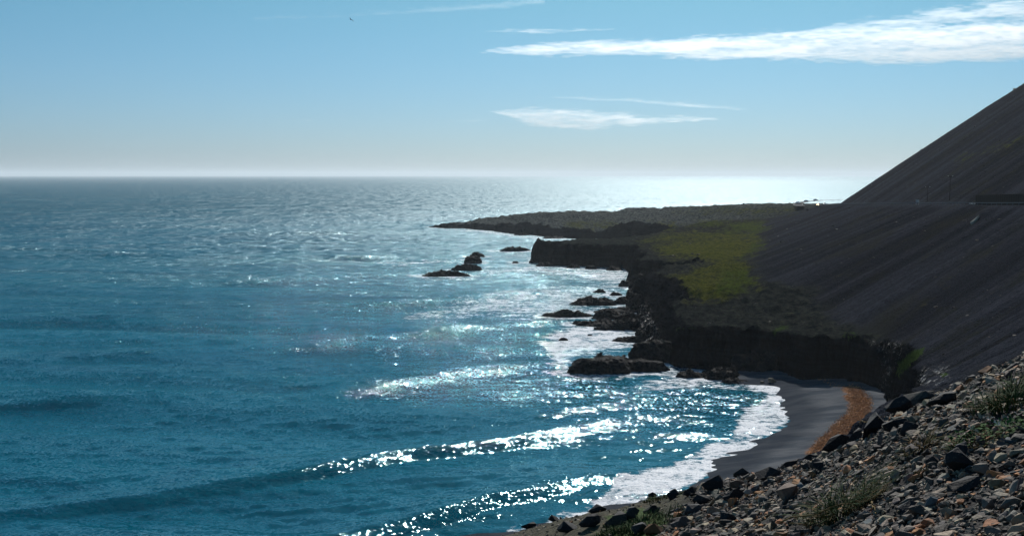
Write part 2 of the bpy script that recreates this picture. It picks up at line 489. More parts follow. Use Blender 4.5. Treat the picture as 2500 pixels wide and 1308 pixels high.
# black sand
t = NT("sand_material")
ps = t.pos()
n1 = t.noise(t.mapv(ps, (.10, .25, .1), (0, 0, R(-35))), 1.0, 5, .6); n2 = t.noise(ps, 5.0, 4, .7)
c = t.mix(t.ramp(n1, .38, .62), (0.050, 0.060, 0.074), (0.108, 0.115, 0.126))
c = t.mix(t.math('MULTIPLY', t.ramp(n2, .45, .7), .35), c, (0.10, 0.098, 0.10))
c = t.mix(t.attr("wet"), c, t.mix(.65, c, (0.022, 0.028, 0.038)))
n5 = t.noise(ps, 2.2, 5, .75)
c = t.mix(t.ramp(t.math('ADD', t.attr('weed'), t.math('MULTIPLY', t.math('SUBTRACT', n5, .5), 1.6)),   .25, 1.1, 0, .85), c, t.mix(n2, (0.16, 0.066, 0.022), (0.38, 0.17, 0.058)))
t.p(Base_Color=c, Roughness=0.95)
t.set(t.b.inputs['Specular IOR Level'], 0.0)
t.bump(t.math('ADD', n1, t.math('MULTIPLY', n2, .12)), .7, .5)
M_SAND = t.m

# ------------------------------------------------------------------ land mesh
def polar(b0, b1, nb, r0, r1, nr):
    b = np.linspace(R(b0), R(b1), nb); r = np.exp(np.linspace(math.log(r0), math.log(r1), nr))
    B, RR = np.meshgrid(b, r)
    return (np.sin(B) * RR).ravel(), (np.cos(B) * RR).ravel()

def soft_polys(px, py, polys, soft):
    m = np.zeros(np.shape(px))
    for pl in polys:
        m = np.maximum(m, sstep(-soft, soft, poly_sd(px, py, pl)))
    return m

NB, NR = 760, 1050
lx, ly = polar(-9.5, 42, NB, 52, 1500, NR)
LD = land(lx, ly)
lz = LD["z"]
# craggy sideways displacement of the cliffs
cr = LD["cliff"] * (lz > 0.3)
ox = fbm(lx / 3.0 + lz / 2.2, ly / 3.0, 4, 101) * 1.3 * cr
oy = fbm(lx / 3.0, ly / 3.0 + lz / 2.2, 4, 105) * 1.3 * cr
ppx, ppy = proj(lx, ly, lz)
jx = ppx + 22 * fbm(lx / 9, ly / 9, 4, 111); jy = ppy + 9 * fbm(lx / 6, ly / 6, 3, 115)
GRASS = [[(1590, 606), (1640, 592), (1700, 583), (1800, 580), (1862, 587), (1872, 601), (1838, 618), (1790, 632), (1830, 640), (1832, 668), (1852, 702), (1800, 722), (1720, 736), (1682, 728), (1640, 700), (1608, 678),
          (1700, 662), (1740, 640), (1700, 634), (1640, 628), (1604, 618)],
         [(1560, 590), (1640, 572), (1700, 568), (1850, 566), (1862, 588), (1700, 586)],
         [(1780, 545), (1862, 540), (1872, 556), (1850, 568), (1760, 566)], [(1680, 548), (1740, 538), (1790, 542), (1740, 552)],
         [(1570, 550), (1640, 545), (1650, 556), (1590, 558)], [(1430, 546), (1480, 545), (1520, 552), (1450, 556)],
         [(1640, 520), (1760, 508), (1945, 502), (1950, 512), (1880, 522), (1760, 524)], [(1390, 545), (1420, 543), (1425, 556), (1398, 556)]]
grass = soft_polys(jx, jy, GRASS, 26) * (1 - .0 * cr)
grass = grass * np.where(ppy < 535, .72, 1.0)
grass = grass * (1 - 0.35 * sstep(655, 700, ppy) * (vnoise(lx / 4, ly / 4, 5) > .55))
lush = soft_polys(jx, jy, [[(1780, 545), (1862, 540), (1872, 556), (1850, 568), (1760, 566)], [(1690, 548), (1740, 538), (1790, 542), (1740, 552)], [(1850, 590), (1880, 598), (1830, 625), (1800, 640), (1790, 640), (1835, 608)],
                           [(1760, 660), (1830, 655), (1845, 700), (1790, 720), (1740, 718)]], 12)
olive = soft_polys(jx, jy, [[(2310, 390), (2420, 345), (2500, 318), (2600, 300), (2600, 330), (2500, 352), (2410, 385), (2330, 410)]], 16)
grass = np.maximum(grass, olive * .34)
moss = soft_polys(ppx + .4 * (jx - ppx), ppy + (jy - ppy), [[(2200, 872), (2236, 852), (2262, 850), (2256, 866), (2225, 895), (2196, 918), (2184, 908)],
                           [(2296, 912), (2312, 905), (2316, 915), (2300, 922)], [(2058, 812), (2082, 808), (2098, 818), (2076, 826), (2060, 822)],
                           [(1880, 806), (1910, 792), (1930, 800), (1900, 814), (1890, 822)], [(1640, 796), (1690, 800), (1720, 803), (1690, 806), (1650, 804)]], 5)
moss = moss * np.where(ppx < 2100, .62, 1.0)
wet = soft_polys(ppx, ppy, [[(2140, 836), (2200, 832), (2208, 858), (2190, 900), (2178, 940), (2150, 948), (2152, 900)], [(2110, 832), (2136, 828), (2140, 842), (2118, 846)],
                            [(2250, 895), (2315, 892), (2320, 925), (2290, 940), (2240, 940)], [(1548, 735), (1580, 738), (1600, 790), (1634, 850), (1596, 856), (1560, 812), (1555, 770)]], 6)
road_shoulder = np.exp(-((np.abs(LD["lat"]) - 5.5) / 2.0) ** 2) * (ly < 560 * S)
LV = np.stack([lx + ox, ly + oy, lz + fbm(lx / .8, ly / .8, 3, 131) * .22 * cr], -1)
LF = quads(NR, NB)
keep = (lz[LF].max(1) > -1.2) & (lz[LF].min(1) < 200)
LF = LF[keep]
fs = LD["scree"][LF].mean(1)
at = dict(scree=LD["scree"], streak=np.clip(LD["streak"] + .35 * road_shoulder, 0, 1), cliff=np.clip(LD["cliff"], 0, 1), grass=grass, lush=lush, moss=moss, wet=wet)
for nm, sel, lab, cat in (("mountain_slope", fs >= .5, "dark grey scree mountainside falling past the road to the cove", "mountain"),
                          ("headland", fs < .5, "low dark lava headland with green meadows and black sea cliffs", "headland")):
    v, f, a = compact(LV, LF[sel], at)
    o = link(nm, mesh_np(v, f, True, a), M_LAND)
    tag(o, lab, cat, kind="structure")
def land_at(x, y):
    return float(land(np.array([x]), np.array([y]))["z"][0])

SCAT = (lx, ly, lz, LD, ppx, ppy, grass)
# ------------------------------------------------------------------ rocks in the sea and along the shore
ROCKS = []                                   # plan footprint of each, for the foam about it
def lump(name, px, py, wpx, hpx, label, cat="rock", mat=None, z0=0.0, deep=.5, group="black rocks along the shore", rot=0.0, peaky=.8, sink=.8, nseg=120, nring=44):
    cx, cy = P(px, py, z0); cx, cy = float(cx), float(cy)
    dist = math.hypot(cx, cy)
    a = wpx * cy / FPX / 2; h = hpx * cy / FPX
    b = max(a * deep, h * .6)
    cy += b * .8
    sd = int(px * 7 + py * 3)
    th = np.linspace(0, 2 * math.pi, nseg, endpoint=False); rr = np.linspace(0, 1, nring) ** .8
    TH, RR = np.meshgrid(th, rr)
    out = 1 + .28 * fbm(np.cos(TH) * 1.3 + sd, np.sin(TH) * 1.3 + sd * .37, 4, sd % 97)
    x = np.cos(TH) * RR * out * a; y = np.sin(TH) * RR * out * b
    c, s = math.cos(rot), math.sin(rot); x, y = x * c - y * s, x * s + y * c
    base = 1 - RR ** (3.2 if peaky > .5 else 6.0)
    sc = max(1.2, min(6.0, h * 1.6))
    rg = ridged((x + sd * 3.1) / sc / 1.1, (y + sd) / sc / 1.1, 6, sd % 89); rg = np.floor(rg * 7 + .35 * fbm(x, y, 3, 3)) / 7 * .65 + rg * .35
    z = h * (base * (1 - peaky + peaky * 1.45 * rg ** 1.3) * 1.1) - (1 - base) * sink
    k = base ** .3 * min(1.0, h * .3)
    x = x + fbm((y + sd) / .9, z / .7, 3, sd % 61) * 1.1 * k; y = y + fbm((x + sd) / .9, z / .7 + 9, 3, sd % 67) * 1.1 * k
    V = np.stack([x, y, z], -1).reshape(-1, 3)
    me = mesh_np(V, quads(nring, nseg, True)[:, ::-1], True)
    o = link(name, me, mat or M_ROCK, loc=(cx, cy, z0))
    tag(o, label, cat, group)
    ROCKS.append((cx, cy, a, b))
    return o
SEA = "black rocks standing in the sea"
lump("sea_rock", 1088, 674, 128, 12, "longest low black reef, nearest of the reefs standing off the point", group=SEA, deep=.30)
lump("sea_rock", 1140, 659, 76, 13, "middle-sized ragged reef just beyond the longest black reef", group=SEA, deep=.35)
lump("sea_rock", 1155, 641, 42, 14, "single rounded black rock with foam behind the ragged reef", group=SEA, deep=.6, peaky=.3)
lump("sea_rock", 1166, 626, 38, 10, "small pointed rock beyond the single rounded black rock", group=SEA, deep=.5)
lump("sea_rock", 1256, 614, 100, 10, "long thin reef off the left end of the black promontory", group=SEA, deep=.25)
lump("sea_rock", 1258, 642, 20, 5, "tiny rock awash left of the black promontory", group=SEA)
lump("sea_rock", 1464, 714, 36, 8, "small flat rock alone in the foam of the bay", group=SEA)
lump("sea_rock", 1448, 747, 124, 18, "broad wedge of flat rock running out into the bay foam", group=SEA, deep=.42)
lump("sea_rock", 1392, 774, 150, 15, "long low reef with the outermost tip in the bay", group=SEA, deep=.28)
lump("sea_rock", 1376, 828, 26, 4, "sliver of rock awash in the widest white foam", group=SEA)
lump("sea_rock", 1440, 820, 20, 3, "thin brownish rock sliver in foam above the rock platform", group=SEA)
lump("shore_rock", 1488, 779, 90, 20, "dark ledge joining the long low reef to the shore")
lump("shore_rock", 1532, 790, 70, 26, "hunched black rock at the root of the shore ledges")
lump("shore_rock", 1518, 806, 74, 22, "rugged shore rock above the white foam patch")
lump("shore_rock", 1540, 834, 90, 12, "flat brown ledge beside the little tide pool")
lump("shore_rock", 1527, 700, 34, 16, "black boulder at the foot of the gully cliff")
lump("shore_rock", 1518, 742, 46, 14, "low black boulder behind the broad wedge rock")
lump("shore_rock", 1558, 760, 60, 40, "tall black crag with white streaked sides on the bay shore", peaky=.8)
lump("shore_rock", 1590, 800, 74, 52, "steep dark crag between the bay foam and the cove cliff", peaky=.8)
lump("rock_platform", 1472, 915, 176, 36, "big rounded lava platform jutting left from the cove cliff", peaky=.25, deep=.5)
lump("rock_platform", 1560, 908, 150, 26, "lower lava platform linking the big platform to the cliff", peaky=.25, deep=.4)
lump("shore_rock", 1600, 884, 128, 46, "squat black block behind the lava platform", peaky=.35)
lump("shore_rock", 1690, 924, 92, 20, "low rock in the cove ringed by white foam")
lump("shore_rock", 1770, 930, 110, 26, "boulder heap at the foot of the cove cliff", peaky=.8)
lump("shore_rock", 1850, 920, 130, 50, "large dark rock mound leaning on the cove cliff", peaky=.5)
lump("shore_rock", 1800, 938, 96, 10, "thin line of rocks at the beach's water edge")
lump("tan_boulder", 1884, 938, 20, 14, "larger of two tan-topped boulders at the beach corner", mat=M_PALE, peaky=.2, group="tan boulders", deep=.8)
lump("tan_boulder", 1861, 938, 13, 8, "smaller of two tan-topped boulders at the beach corner", mat=M_PALE, peaky=.2, group="tan boulders", deep=.8)
for (a, b, w, h, lab) in [(1425, 792, 70, 9, "flat ledge in the foam below the long low reef"), (1478, 806, 60, 11, "brown ledge between the long reef and the rugged shore rock"), (1560, 706, 44, 34, "dark crag under the near lip of the gully"),
        (1492, 764, 54, 9, "low skerry between the wedge rock and the long reef"), (1548, 730, 40, 26, "black crag behind the low boulder of the bay"), (1545, 806, 56, 26, "black crag at the right end of the shore ledges"),
        (1575, 838, 54, 44, "upright black crag over the tide pool"), (1620, 866, 70, 50, "dark crag between the tide pool and the cove cliff"), (1440, 735, 60, 8, "outer low skerry left of the wedge rock"), (1505, 722, 40, 9, "small black skerry near the gully's foot"),
        (1478, 798, 150, 13, "broad flat lava shelf awash under the shore ledges"), (1505, 765, 120, 12, "flat black shelf between the wedge rock and the cliff foot"), (1530, 740, 70, 14, "low shelf of black lava below the bay's tall crag"),
        (1490, 902, 130, 36, "craggy back ridge of the big lava platform"), (1740, 914, 60, 16, "ragged rock behind the foam-ringed rock of the cove")]:
    lump("shore_rock", a, b, w, h, lab)
PROM = "boulders at the foot of the promontory"
for i, (a, b, w, h, lab) in enumerate([(1306, 642, 34, 16, "dark boulder at the left corner of the promontory"), (1330, 651, 52, 9, "low boulders under the promontory's left corner"),
        (1400, 655, 44, 10, "boulder pile under the middle of the promontory cliff"), (1445, 657, 40, 8, "small boulder pile right of the promontory's middle pile"),
        (1500, 660, 50, 9, "rubble where the promontory meets the bay head")]):
    lump("shore_rock", a, b, w, h, lab, group=PROM)
lump("boulder", 1364, 559, 60, 20, "big square dark boulder on the far headland's shore", group="boulders of the far headland", peaky=.15, deep=.7)
lump("shore_rock", 1272, 575, 44, 5, "low rock off the far headland's near shore", group="boulders of the far headland")
lump("shore_rock", 1350, 582, 60, 5, "flat reef in the mouth of the narrow inlet", group="boulders of the far headland")
lump("boulder", 1616, 574, 26, 20, "upright dark crag at the head of the narrow inlet", group="boulders of the far headland", peaky=.3)
lump("boulder", 1700, 642, 30, 12, "dark boulder on the edge of the upper meadow", z0=10.3 * S, sink=1.5, group="boulders of the meadow")
lump("boulder", 1884, 503, 44, 6, "dark outcrop on the headland's skyline", z0=18.5 * S, sink=2, group="boulders of the far headland")

# ------------------------------------------------------------------ sea
def crest(lst, amp, width, n=7):
    return np.array([(float(P(a, b)[0]), float(P(a, b)[1]), k * amp) for (a, b, k) in lst]), width
CRESTS = [crest([(-300, 1300, .6), (0, 1262, .75), (300, 1225, .88), (560, 1188, .9), (720, 1163, 1), (1000, 1110, 1), (1240, 1078, 1), (1400, 1048, .9), (1520, 1024, .5), (1640, 985, .1)], 1.42, 4.3),
          crest([(700, 1345, .8), (850, 1310, 1), (1000, 1272, 1), (1200, 1220, 1), (1350, 1192, .9), (1480, 1168, .6), (1560, 1155, .0)], 1.22, 3.6),
          crest([(500, 985, 0), (820, 962, .8), (950, 940, 1), (1100, 918, .9), (1250, 898, .8), (1400, 880, .2)], .75, 4.0),
          crest([(-200, 1010, .7), (100, 985, .8), (400, 965, .8), (640, 950, .3)], .6, 5.0),
          crest([(500, 870, .2), (760, 845, .9), (950, 820, 1), (1130, 803, 1), (1300, 790, .4)], .75, 4.6),
          crest([(-200, 900, .7), (200, 872, .8), (500, 852, .7), (700, 840, .2)], .6, 5.5),
          crest([(1270, 1030, 0), (1380, 1012, 1), (1500, 990, .9), (1600, 965, .2)], .55, 2.6),
          crest([(820, 760, .1), (930, 745, 1), (1100, 735, 1), (1260, 722, .8), (1400, 706, .2)], .8, 6),
          crest([(-200, 790, .6), (200, 778, .8), (600, 765, .8), (800, 752, .3)], .6, 7),
          crest([(300, 700, .3), (600, 688, .9), (900, 672, .9), (1000, 668, .3)], .75, 8),
          crest([(560, 640, .1), (700, 634, 1), (900, 632, 1), (1040, 628, .5)], .9, 8),
          crest([(500, 573, .2), (620, 572, 1), (800, 571, 1), (980, 568, .5)], 1.0, 10),
          crest([(-100, 632, .5), (150, 626, 1), (400, 622, .7)], .8, 9)]
def wave_set(n, l0, l1, ang, spread, rms, seed):
    r = np.random.default_rng(seed)
    L = np.exp(r.uniform(math.log(l0), math.log(l1), n)); th = r.normal(ang, spread, n)
    a = (L / l1) ** .9; a *= rms / math.sqrt((a ** 2).sum() / 2)
    return list(zip(L, th, a, r.uniform(0, 2 * math.pi, n)))
WAVES = wave_set(10, 22, 46, R(-100), R(6), .30, 1) + wave_set(24, 7, 20, R(-100), R(20), .095, 2) + wave_set(30, 2.2, 6.5, R(-105), R(38), .062, 3)

def sea_grid(b, r, name):
    B, RR = np.meshgrid(b, r)
    x = (np.sin(B) * RR).ravel(); y = (np.cos(B) * RR).ravel(); rr = RR.ravel()
    dr = np.gradient(r); sp = np.repeat(dr, len(b))
    z = np.zeros_like(x); brk = np.zeros_like(x)
    din = poly_sd(x, y, CLIFF)
    calm = sstep(0, 45, -din) * .75 + .25
    wx = x + 6 * fbm(x / 90, y / 90, 2, 7); wy = y + 9 * fbm(x / 120, y / 120, 2, 9)
    for (L, th, a, ph) in WAVES:
        k = 2 * math.pi / L
        m = sstep(2.2, 4.5, L / sp)
        if L < 20: ux, uy = x, y
        else: ux, uy = wx, wy
        z += a * m * np.sin(k * (ux * math.cos(th) + uy * math.sin(th)) + ph)
    z *= calm * (1 - .85 * sstep(700, 5000, rr))
    for ci, (pts, w) in enumerate(CRESTS):
        near = (y > pts[:, 1].min() - 40) & (y < pts[:, 1].max() + 40) & (x > pts[:, 0].min() - 40) & (x < pts[:, 0].max() + 40)
        if not near.any(): continue
        xx, yy = x[near], y[near]
        jit = (.8 if ci < 2 else 1.1) * fbm(xx / 12, yy / 12, 2, 3)
        d, side, arc, (am,) = line_near(xx, yy, pts)
        if ci > 1: am = am * 1.9
        q = d * side + jit                              # + on the shoreward side
        if ci < 2:
            u_ = np.clip(q / w, -1, 2)
            fr = np.where(u_ < .12, 1 - u_ * u_ * 4.0, np.where(u_ < 1.0, 1 - .0576 - (u_ - .12) * 1.07, 0))
            prof = np.where(q > 0, np.maximum(fr, 0), np.exp(-(q / (w * 1.8)) ** 2))
        else:
            prof = np.where(q > 0, np.exp(-(q / (w * .8)) ** 2), np.exp(-(q / (w * 2.6)) ** 2))
        trough = -.25 * np.exp(-((q - w * 2.2) / (w * 1.2)) ** 2)
        brk[near] = np.maximum(brk[near], np.clip(am, 0, 1) * np.exp(-((q - w * .4) / w) ** 2))
        z[near] = z[near] * (1 - .7 * np.clip(am, 0, 1) * (ci < 2) * np.exp(-((q - w * .4) / w) ** 2)) + am * (prof + trough) * (.9 + .16 * fbm(arc / 14, arc * 0, 2, 13))
    px, py = proj(x, y, z * 0)
    wob = 24 * fbm(x / 3.5, y / 3.5, 4, 15) * np.clip(150 / rr, .3, 1.2)
    jx, jy = px + wob, py + .55 * wob
    foam = np.zeros_like(x)
    FO = [([(1905, 925), (1925, 962), (1945, 1012), (1925, 1042), (1895, 1062), (1800, 1125), (1720, 1172), (1640, 1215), (1500, 1262), (1380, 1290), (1240, 1330), (1180, 1340), (1230, 1300), (1360, 1260), (1460, 1218), (1490, 1190), (1520, 1165), (1640, 1130), (1720, 1085),
             (1796, 1052), (1800, 1010), (1850, 988), (1872, 965), (1810, 945), (1840, 932)], 14, 1.0),
          ([(1525, 948), (1560, 935), (1620, 925), (1650, 908), (1740, 925), (1735, 940), (1640, 957), (1560, 956)], 12, .85),
          ([(1310, 830), (1380, 800), (1440, 785), (1520, 790), (1545, 830), (1550, 850), (1490, 862), (1400, 870), (1392, 895), (1420, 918), (1380, 915), (1340, 880), (1320, 850)], 24, 1.0),
          ([(1400, 920), (1480, 918), (1600, 906), (1650, 898), (1660, 912), (1560, 915), (1470, 925)], 8, .55),
          ([(1250, 700), (1400, 690), (1500, 685), (1530, 700), (1520, 760), (1420, 780), (1330, 790), (1200, 770), (1000, 785), (960, 775), (1100, 745)], 28, .72),  # bay foam, with sun glitter painted in as foam white
          ([(1290, 645), (1420, 655), (1540, 655), (1530, 700), (1460, 690), (1300, 668), (1180, 672), (1160, 655)], 18, .86),  # foam under the promontory, some sun glitter painted into its white
          ([(1170, 560), (1330, 580), (1450, 584), (1450, 590), (1300, 584), (1160, 567), (1080, 560)], 5, .75),
          ([(900, 640), (1100, 632), (1290, 618), (1290, 628), (1100, 645), (960, 650)], 9, .60),
          ([(1010, 676), (1150, 676), (1220, 664), (1240, 672), (1150, 685), (1030, 686)], 8, .62)]
    for (pl, soft, k) in FO:
        pl = np.array(pl)
        near = (jx > pl[:, 0].min() - 60) & (jx < pl[:, 0].max() + 60) & (jy > pl[:, 1].min() - 40) & (jy < pl[:, 1].max() + 40) & (rr < 2000)
        if near.any():
            foam[near] = np.maximum(foam[near], k * sstep(-soft, soft, poly_sd(jx[near], jy[near], pl)))
    for (cx, cy, ra_, rb_) in ROCKS:
        near = (np.abs(x - cx) < ra_ * 2.5 + 6) & (np.abs(y - cy) < rb_ * 2.5 + 8)
        if near.any():
            q = np.sqrt(((x[near] - cx) / (ra_ + 3)) ** 2 + ((y[near] - cy) / (rb_ + 4)) ** 2)
            foam[near] = np.maximum(foam[near], .78 * (1 - sstep(.85, 1.7, q)))
    foam = np.maximum(foam, .78 * (1 - sstep(0, 9, -din)) * (y > 200 * S))
    shoal = (1 - sstep(15, 140, -din)) * .35 * sstep(240 * S, 300 * S, y)
    chop = (.29 + .59 * sstep(170, 330, rr) + .34 * sstep(330, 900, rr)) * (.40 + .60 * sstep(4, 55, -din))
    chop = chop * (1 - .12 * brk) + .08 * brk
    V = np.stack([x, y, z], -1); F = quads(len(r), len(b))
    return V, F, dict(foam=foam, shoal=shoal, chop=chop, far=.92 * sstep(380, 2000, rr) ** .75, mid2=sstep(260, 620, rr))

b_in = np.linspace(R(-33), R(33), 860)
r_in = np.concatenate([np.exp(np.linspace(math.log(85), math.log(1500), 880)), np.exp(np.linspace(math.log(1500), math.log(6000), 380))[1:], np.exp(np.linspace(math.log(6000), math.log(62000), 80))[1:]])
V1, F1, A1 = sea_grid(b_in, r_in, "sea")
b_out = np.concatenate([np.linspace(R(33), R(180), 60), np.linspace(R(180), R(327), 60)[1:]])
V2, F2, A2 = sea_grid(b_out, np.concatenate([np.array([1.0]), r_in[::12]]), "sea")
V3, F3, A3 = sea_grid(np.linspace(R(-33), R(33), 60), np.linspace(1, 85, 12), "sea")
Vs = np.vstack([V1, V2, V3]); Fs = np.vstack([F1, F2 + len(V1), F3 + len(V1) + len(V2)])
As = {k: np.concatenate([A1[k], A2[k], A3[k]]) for k in A1}
sea = link("sea", mesh_np(Vs, Fs, True, As), M_WATER)
tag(sea, "teal sea with swell, sun glitter and foam along the shore", "sea", kind="structure")

# ------------------------------------------------------------------ black beach of the cove
WL = catmull([(float(P(a, b)[0]), float(P(a, b)[1])) for (a, b) in [(1830, 940), (1895, 945), (1905, 962), (1922, 985), (1930, 1012), (1900, 1046), (1840, 1090), (1720, 1160), (1600, 1212), (1450, 1262), (1200, 1345), (800, 1500)]], 6)
WLp = np.column_stack([WL, np.zeros(len(WL))])
gx, gy = np.meshgrid(np.arange(-60, 105, .45), np.arange(75, 285, .45))
bx, by = gx.ravel(), gy.ravel()
d, side, arc, _ = line_near(bx, by, WLp)
q = -d * side                                  # + landward (the line runs towards us with the land on its left)
bz = np.where(q > 0, .02 + 2.6 * (1 - np.exp(-q / 13.0)) , q * .09)
cusp = fbm(arc / 5.5, q / 40, 2, 33)
bz = bz + sstep(0, 6, q) * (.16 * cusp + .10 * fbm(bx / 3, by / 3, 3, 35)) + .25 * sstep(1, 5, q) * fbm(bx / 13, by / 7, 2, 37)
bz = np.maximum(bz, -1.4)
wetm = (1 - sstep(2.0 + 3.0 * vnoise(arc / 7, arc * 0, 3), 6.5 + 4 * vnoise(arc / 9, arc * 0, 4), q))
BV = np.stack([bx, by, bz], -1); BF = quads(gx.shape[0], gx.shape[1])
_px, _py = proj(bx, by, bz)
WEED0 = [(2060, 946), (2100, 955), (2122, 975), (2124, 1000), (2114, 1022), (2090, 1042), (2062, 1060), (2040, 1080), (2010, 1097), (1975, 1114), (1968, 1100), (1990, 1078), (2010, 1062), (2030, 1045), (2052, 1022), (2076, 1000), (2070, 975)]
weedm = sstep(-16, 12, poly_sd(_px, _py, WEED0) + 9 * fbm(bx / 2.5, by / 2.5, 4, 141))
keep = (bz[BF].max(1) > -1.3) & (q[BF].min(1) < 42) & ((_px[BF].min(1) > 1800) | (_py[BF].max(1) > 965)) & (np.hypot(bx - WL[0][0], by - WL[0][1])[BF].min(1) > 0) & (bx[BF].min(1) > WL[0][0] - 14 - .30 * np.maximum(0, WL[0][1] - by[BF].max(1)) * 3)
v, f, a = compact(BV, BF[keep], dict(wet=wetm, weed=weedm))
o = link("beach", mesh_np(v, f, True, a), M_SAND)
tag(o, "small black sand beach at the back of the cove", "beach", kind="structure")
def beach_z(x, y):
    d, side, arc, _ = line_near(np.array([x]), np.array([y]), WLp)
    return d, side

# orange seaweed washed up in a band
t = NT("seaweed_material")
n1 = t.noise(t.pos(), 1.4, 4)
t.p(Base_Color=t.mix(t.ramp(n1, .3, .7), (0.20, 0.085, 0.025), (0.50, 0.235, 0.075)), Roughness=.6)
M_WEED = t.m
bpx, bpy_ = proj(bx, by, bz)
WEED = [[(2078, 948), (2100, 955), (2118, 975), (2120, 1000), (2112, 1022), (2090, 1040), (2062, 1058), (2040, 1078), (2010, 1095), (1985, 1112), (1988, 1095), (2000, 1078), (2020, 1062), (2040, 1045), (2062, 1022), (2086, 1000), (2080, 975)],
        [(1990, 922), (2080, 945), (2110, 990), (2125, 1010), (2060, 1075), (1980, 1115), (1965, 1112), (2030, 1050), (2080, 1010), (2070, 960)]]
dens = np.maximum(sstep(-16, 6, poly_sd(bpx, bpy_, WEED[0]) + 7 * fbm(bx / 2.5, by / 2.5, 3, 141)), .22 * sstep(-4, 6, poly_sd(bpx, bpy_, WEED[1]) + 5 * fbm(bx / 2, by / 2, 3, 143)))
cand = np.where(dens > .02)[0]
pick = rng.choice(cand, 11000, p=dens[cand] / dens[cand].sum())
wv, wf = [], []
for i in pick:
    L = rng.uniform(.06, .20); w = L * rng.uniform(.25, .5); an = rng.uniform(0, math.pi); c, s = math.cos(an), math.sin(an)
    x0, y0, z0 = bx[i] + rng.uniform(-.25, .25), by[i] + rng.uniform(-.25, .25), bz[i] + .03
    k = len(wv); hh = rng.uniform(.05, .16)
    for (u, vv, h) in ((-L, 0, 0), (0, -w, hh * .4), (L, 0, 0), (0, w, hh * .4), (0, 0, hh)):
        wv.append((x0 + u * c - vv * s, y0 + u * s + vv * c, z0 + h))
    wf += [(k, k + 1, k + 4), (k + 1, k + 2, k + 4), (k + 2, k + 3, k + 4), (k + 3, k, k + 4)]
o = link("seaweed", mesh_np(wv, wf, False), M_WEED)
tag(o, "band of rusty orange seaweed strewn along the upper beach", "seaweed", kind="stuff")

# ------------------------------------------------------------------ road and what stands on it
t = NT("asphalt_material")
n1 = t.noise(t.pos(), .8, 5)
t.p(Base_Color=t.mix(n1, (0.10, 0.10, 0.105), (0.17, 0.165, 0.16)), Roughness=.9)
t.b.inputs['Specular IOR Level'].default_value = 0.0
M_ASPH = t.m
bench = TB[(TB[:, 1] > 20 * S) & (TB[:, 1] < 552 * S)]
loopp = []
for (a, b, z) in [(1975, 503, 23.2), (1955, 503, 22.2), (1947, 499, 21.4), (1955, 494.5, 21), (1985, 491, 21), (2020, 489, 21), (2060, 487.5, 21)]:
    x, y = P(a, b, z * S); loopp.append((float(x), float(y), z * S, 0))
path = catmull(np.vstack([bench[::7], np.array(loopp)]), 10)
for i in range(len(path)):
    if path[i, 1] > 545 * S:
        path[i, 2] = max(path[i, 2], land_at(path[i, 0], path[i, 1]) + .1)
def ribbon(path, offs, dz):
    V = []
    for i in range(len(path)):
        a = path[max(0, i - 1)]; b = path[min(len(path) - 1, i + 1)]
        tx, ty = b[0] - a[0], b[1] - a[1]; L = math.hypot(tx, ty) + 1e-9
        for o_ in offs:
            V.append((path[i, 0] + ty / L * o_, path[i, 1] - tx / L * o_, path[i, 2] + dz))
    return np.array(V), quads(len(path), len(offs))
v, f = ribbon(path, [-3.6, -1.2, 1.2, 3.6], .12)
o = link("road", mesh_np(v, f, True), M_ASPH)
tag(o, "narrow grey coast road cut across the scree slope", "road", kind="structure")
M_LINE = plain("road_paint", (.5, .5, .48), .9, .1)
v, f = ribbon(path, [-3.3, -3.15], .14)
v2, f2 = ribbon(path, [3.15, 3.3], .14)
o = link("road_marking", mesh_np(np.vstack([v, v2]), np.vstack([f, f2 + len(v)]), True), M_LINE)
tag(o, "thin white edge lines painted on the coast road", "road marking", kind="structure")

def box_bm(bm, c, s, rot=None):
    m = Matrix.Translation(c) @ (rot or Matrix.Identity(4)) @ Matrix.Diagonal((s[0], s[1], s[2], 1))
    return bmesh.ops.create_cube(bm, size=1.0, matrix=m)["verts"]
def bm_obj(name, bm, mat, parent=None, loc=None, smooth=False):
    me = bpy.data.meshes.new(name); bm.to_mesh(me); bm.free()
    if smooth:
        for p_ in me.polygons: p_.use_smooth = True
    return link(name, me, mat, parent, loc)
def cyl_bm(bm, p0, p1, r0, r1=None, n=10):
    p0, p1 = Vector(p0), Vector(p1); d = p1 - p0
    q = d.to_track_quat('Z', 'Y').to_matrix().to_4x4()
    bmesh.ops.create_cone(bm, cap_ends=True, segments=n, radius1=r0, radius2=r0 if r1 is None else r1, depth=d.length, matrix=Matrix.Translation((p0 + p1) / 2) @ q)

M_STEEL = plain("galvanised_steel", (.06, .085, .11), .7, .15, 3)
M_DARK = plain("dark_timber", (.007, .005, .005), .8, .3, 2)
M_PALEM = plain("pale_metal", (.55, .60, .62), .4, .1, 3, .3)
M_SIGN = plain("sign_face", (.45, .47, .48), .5, .1)

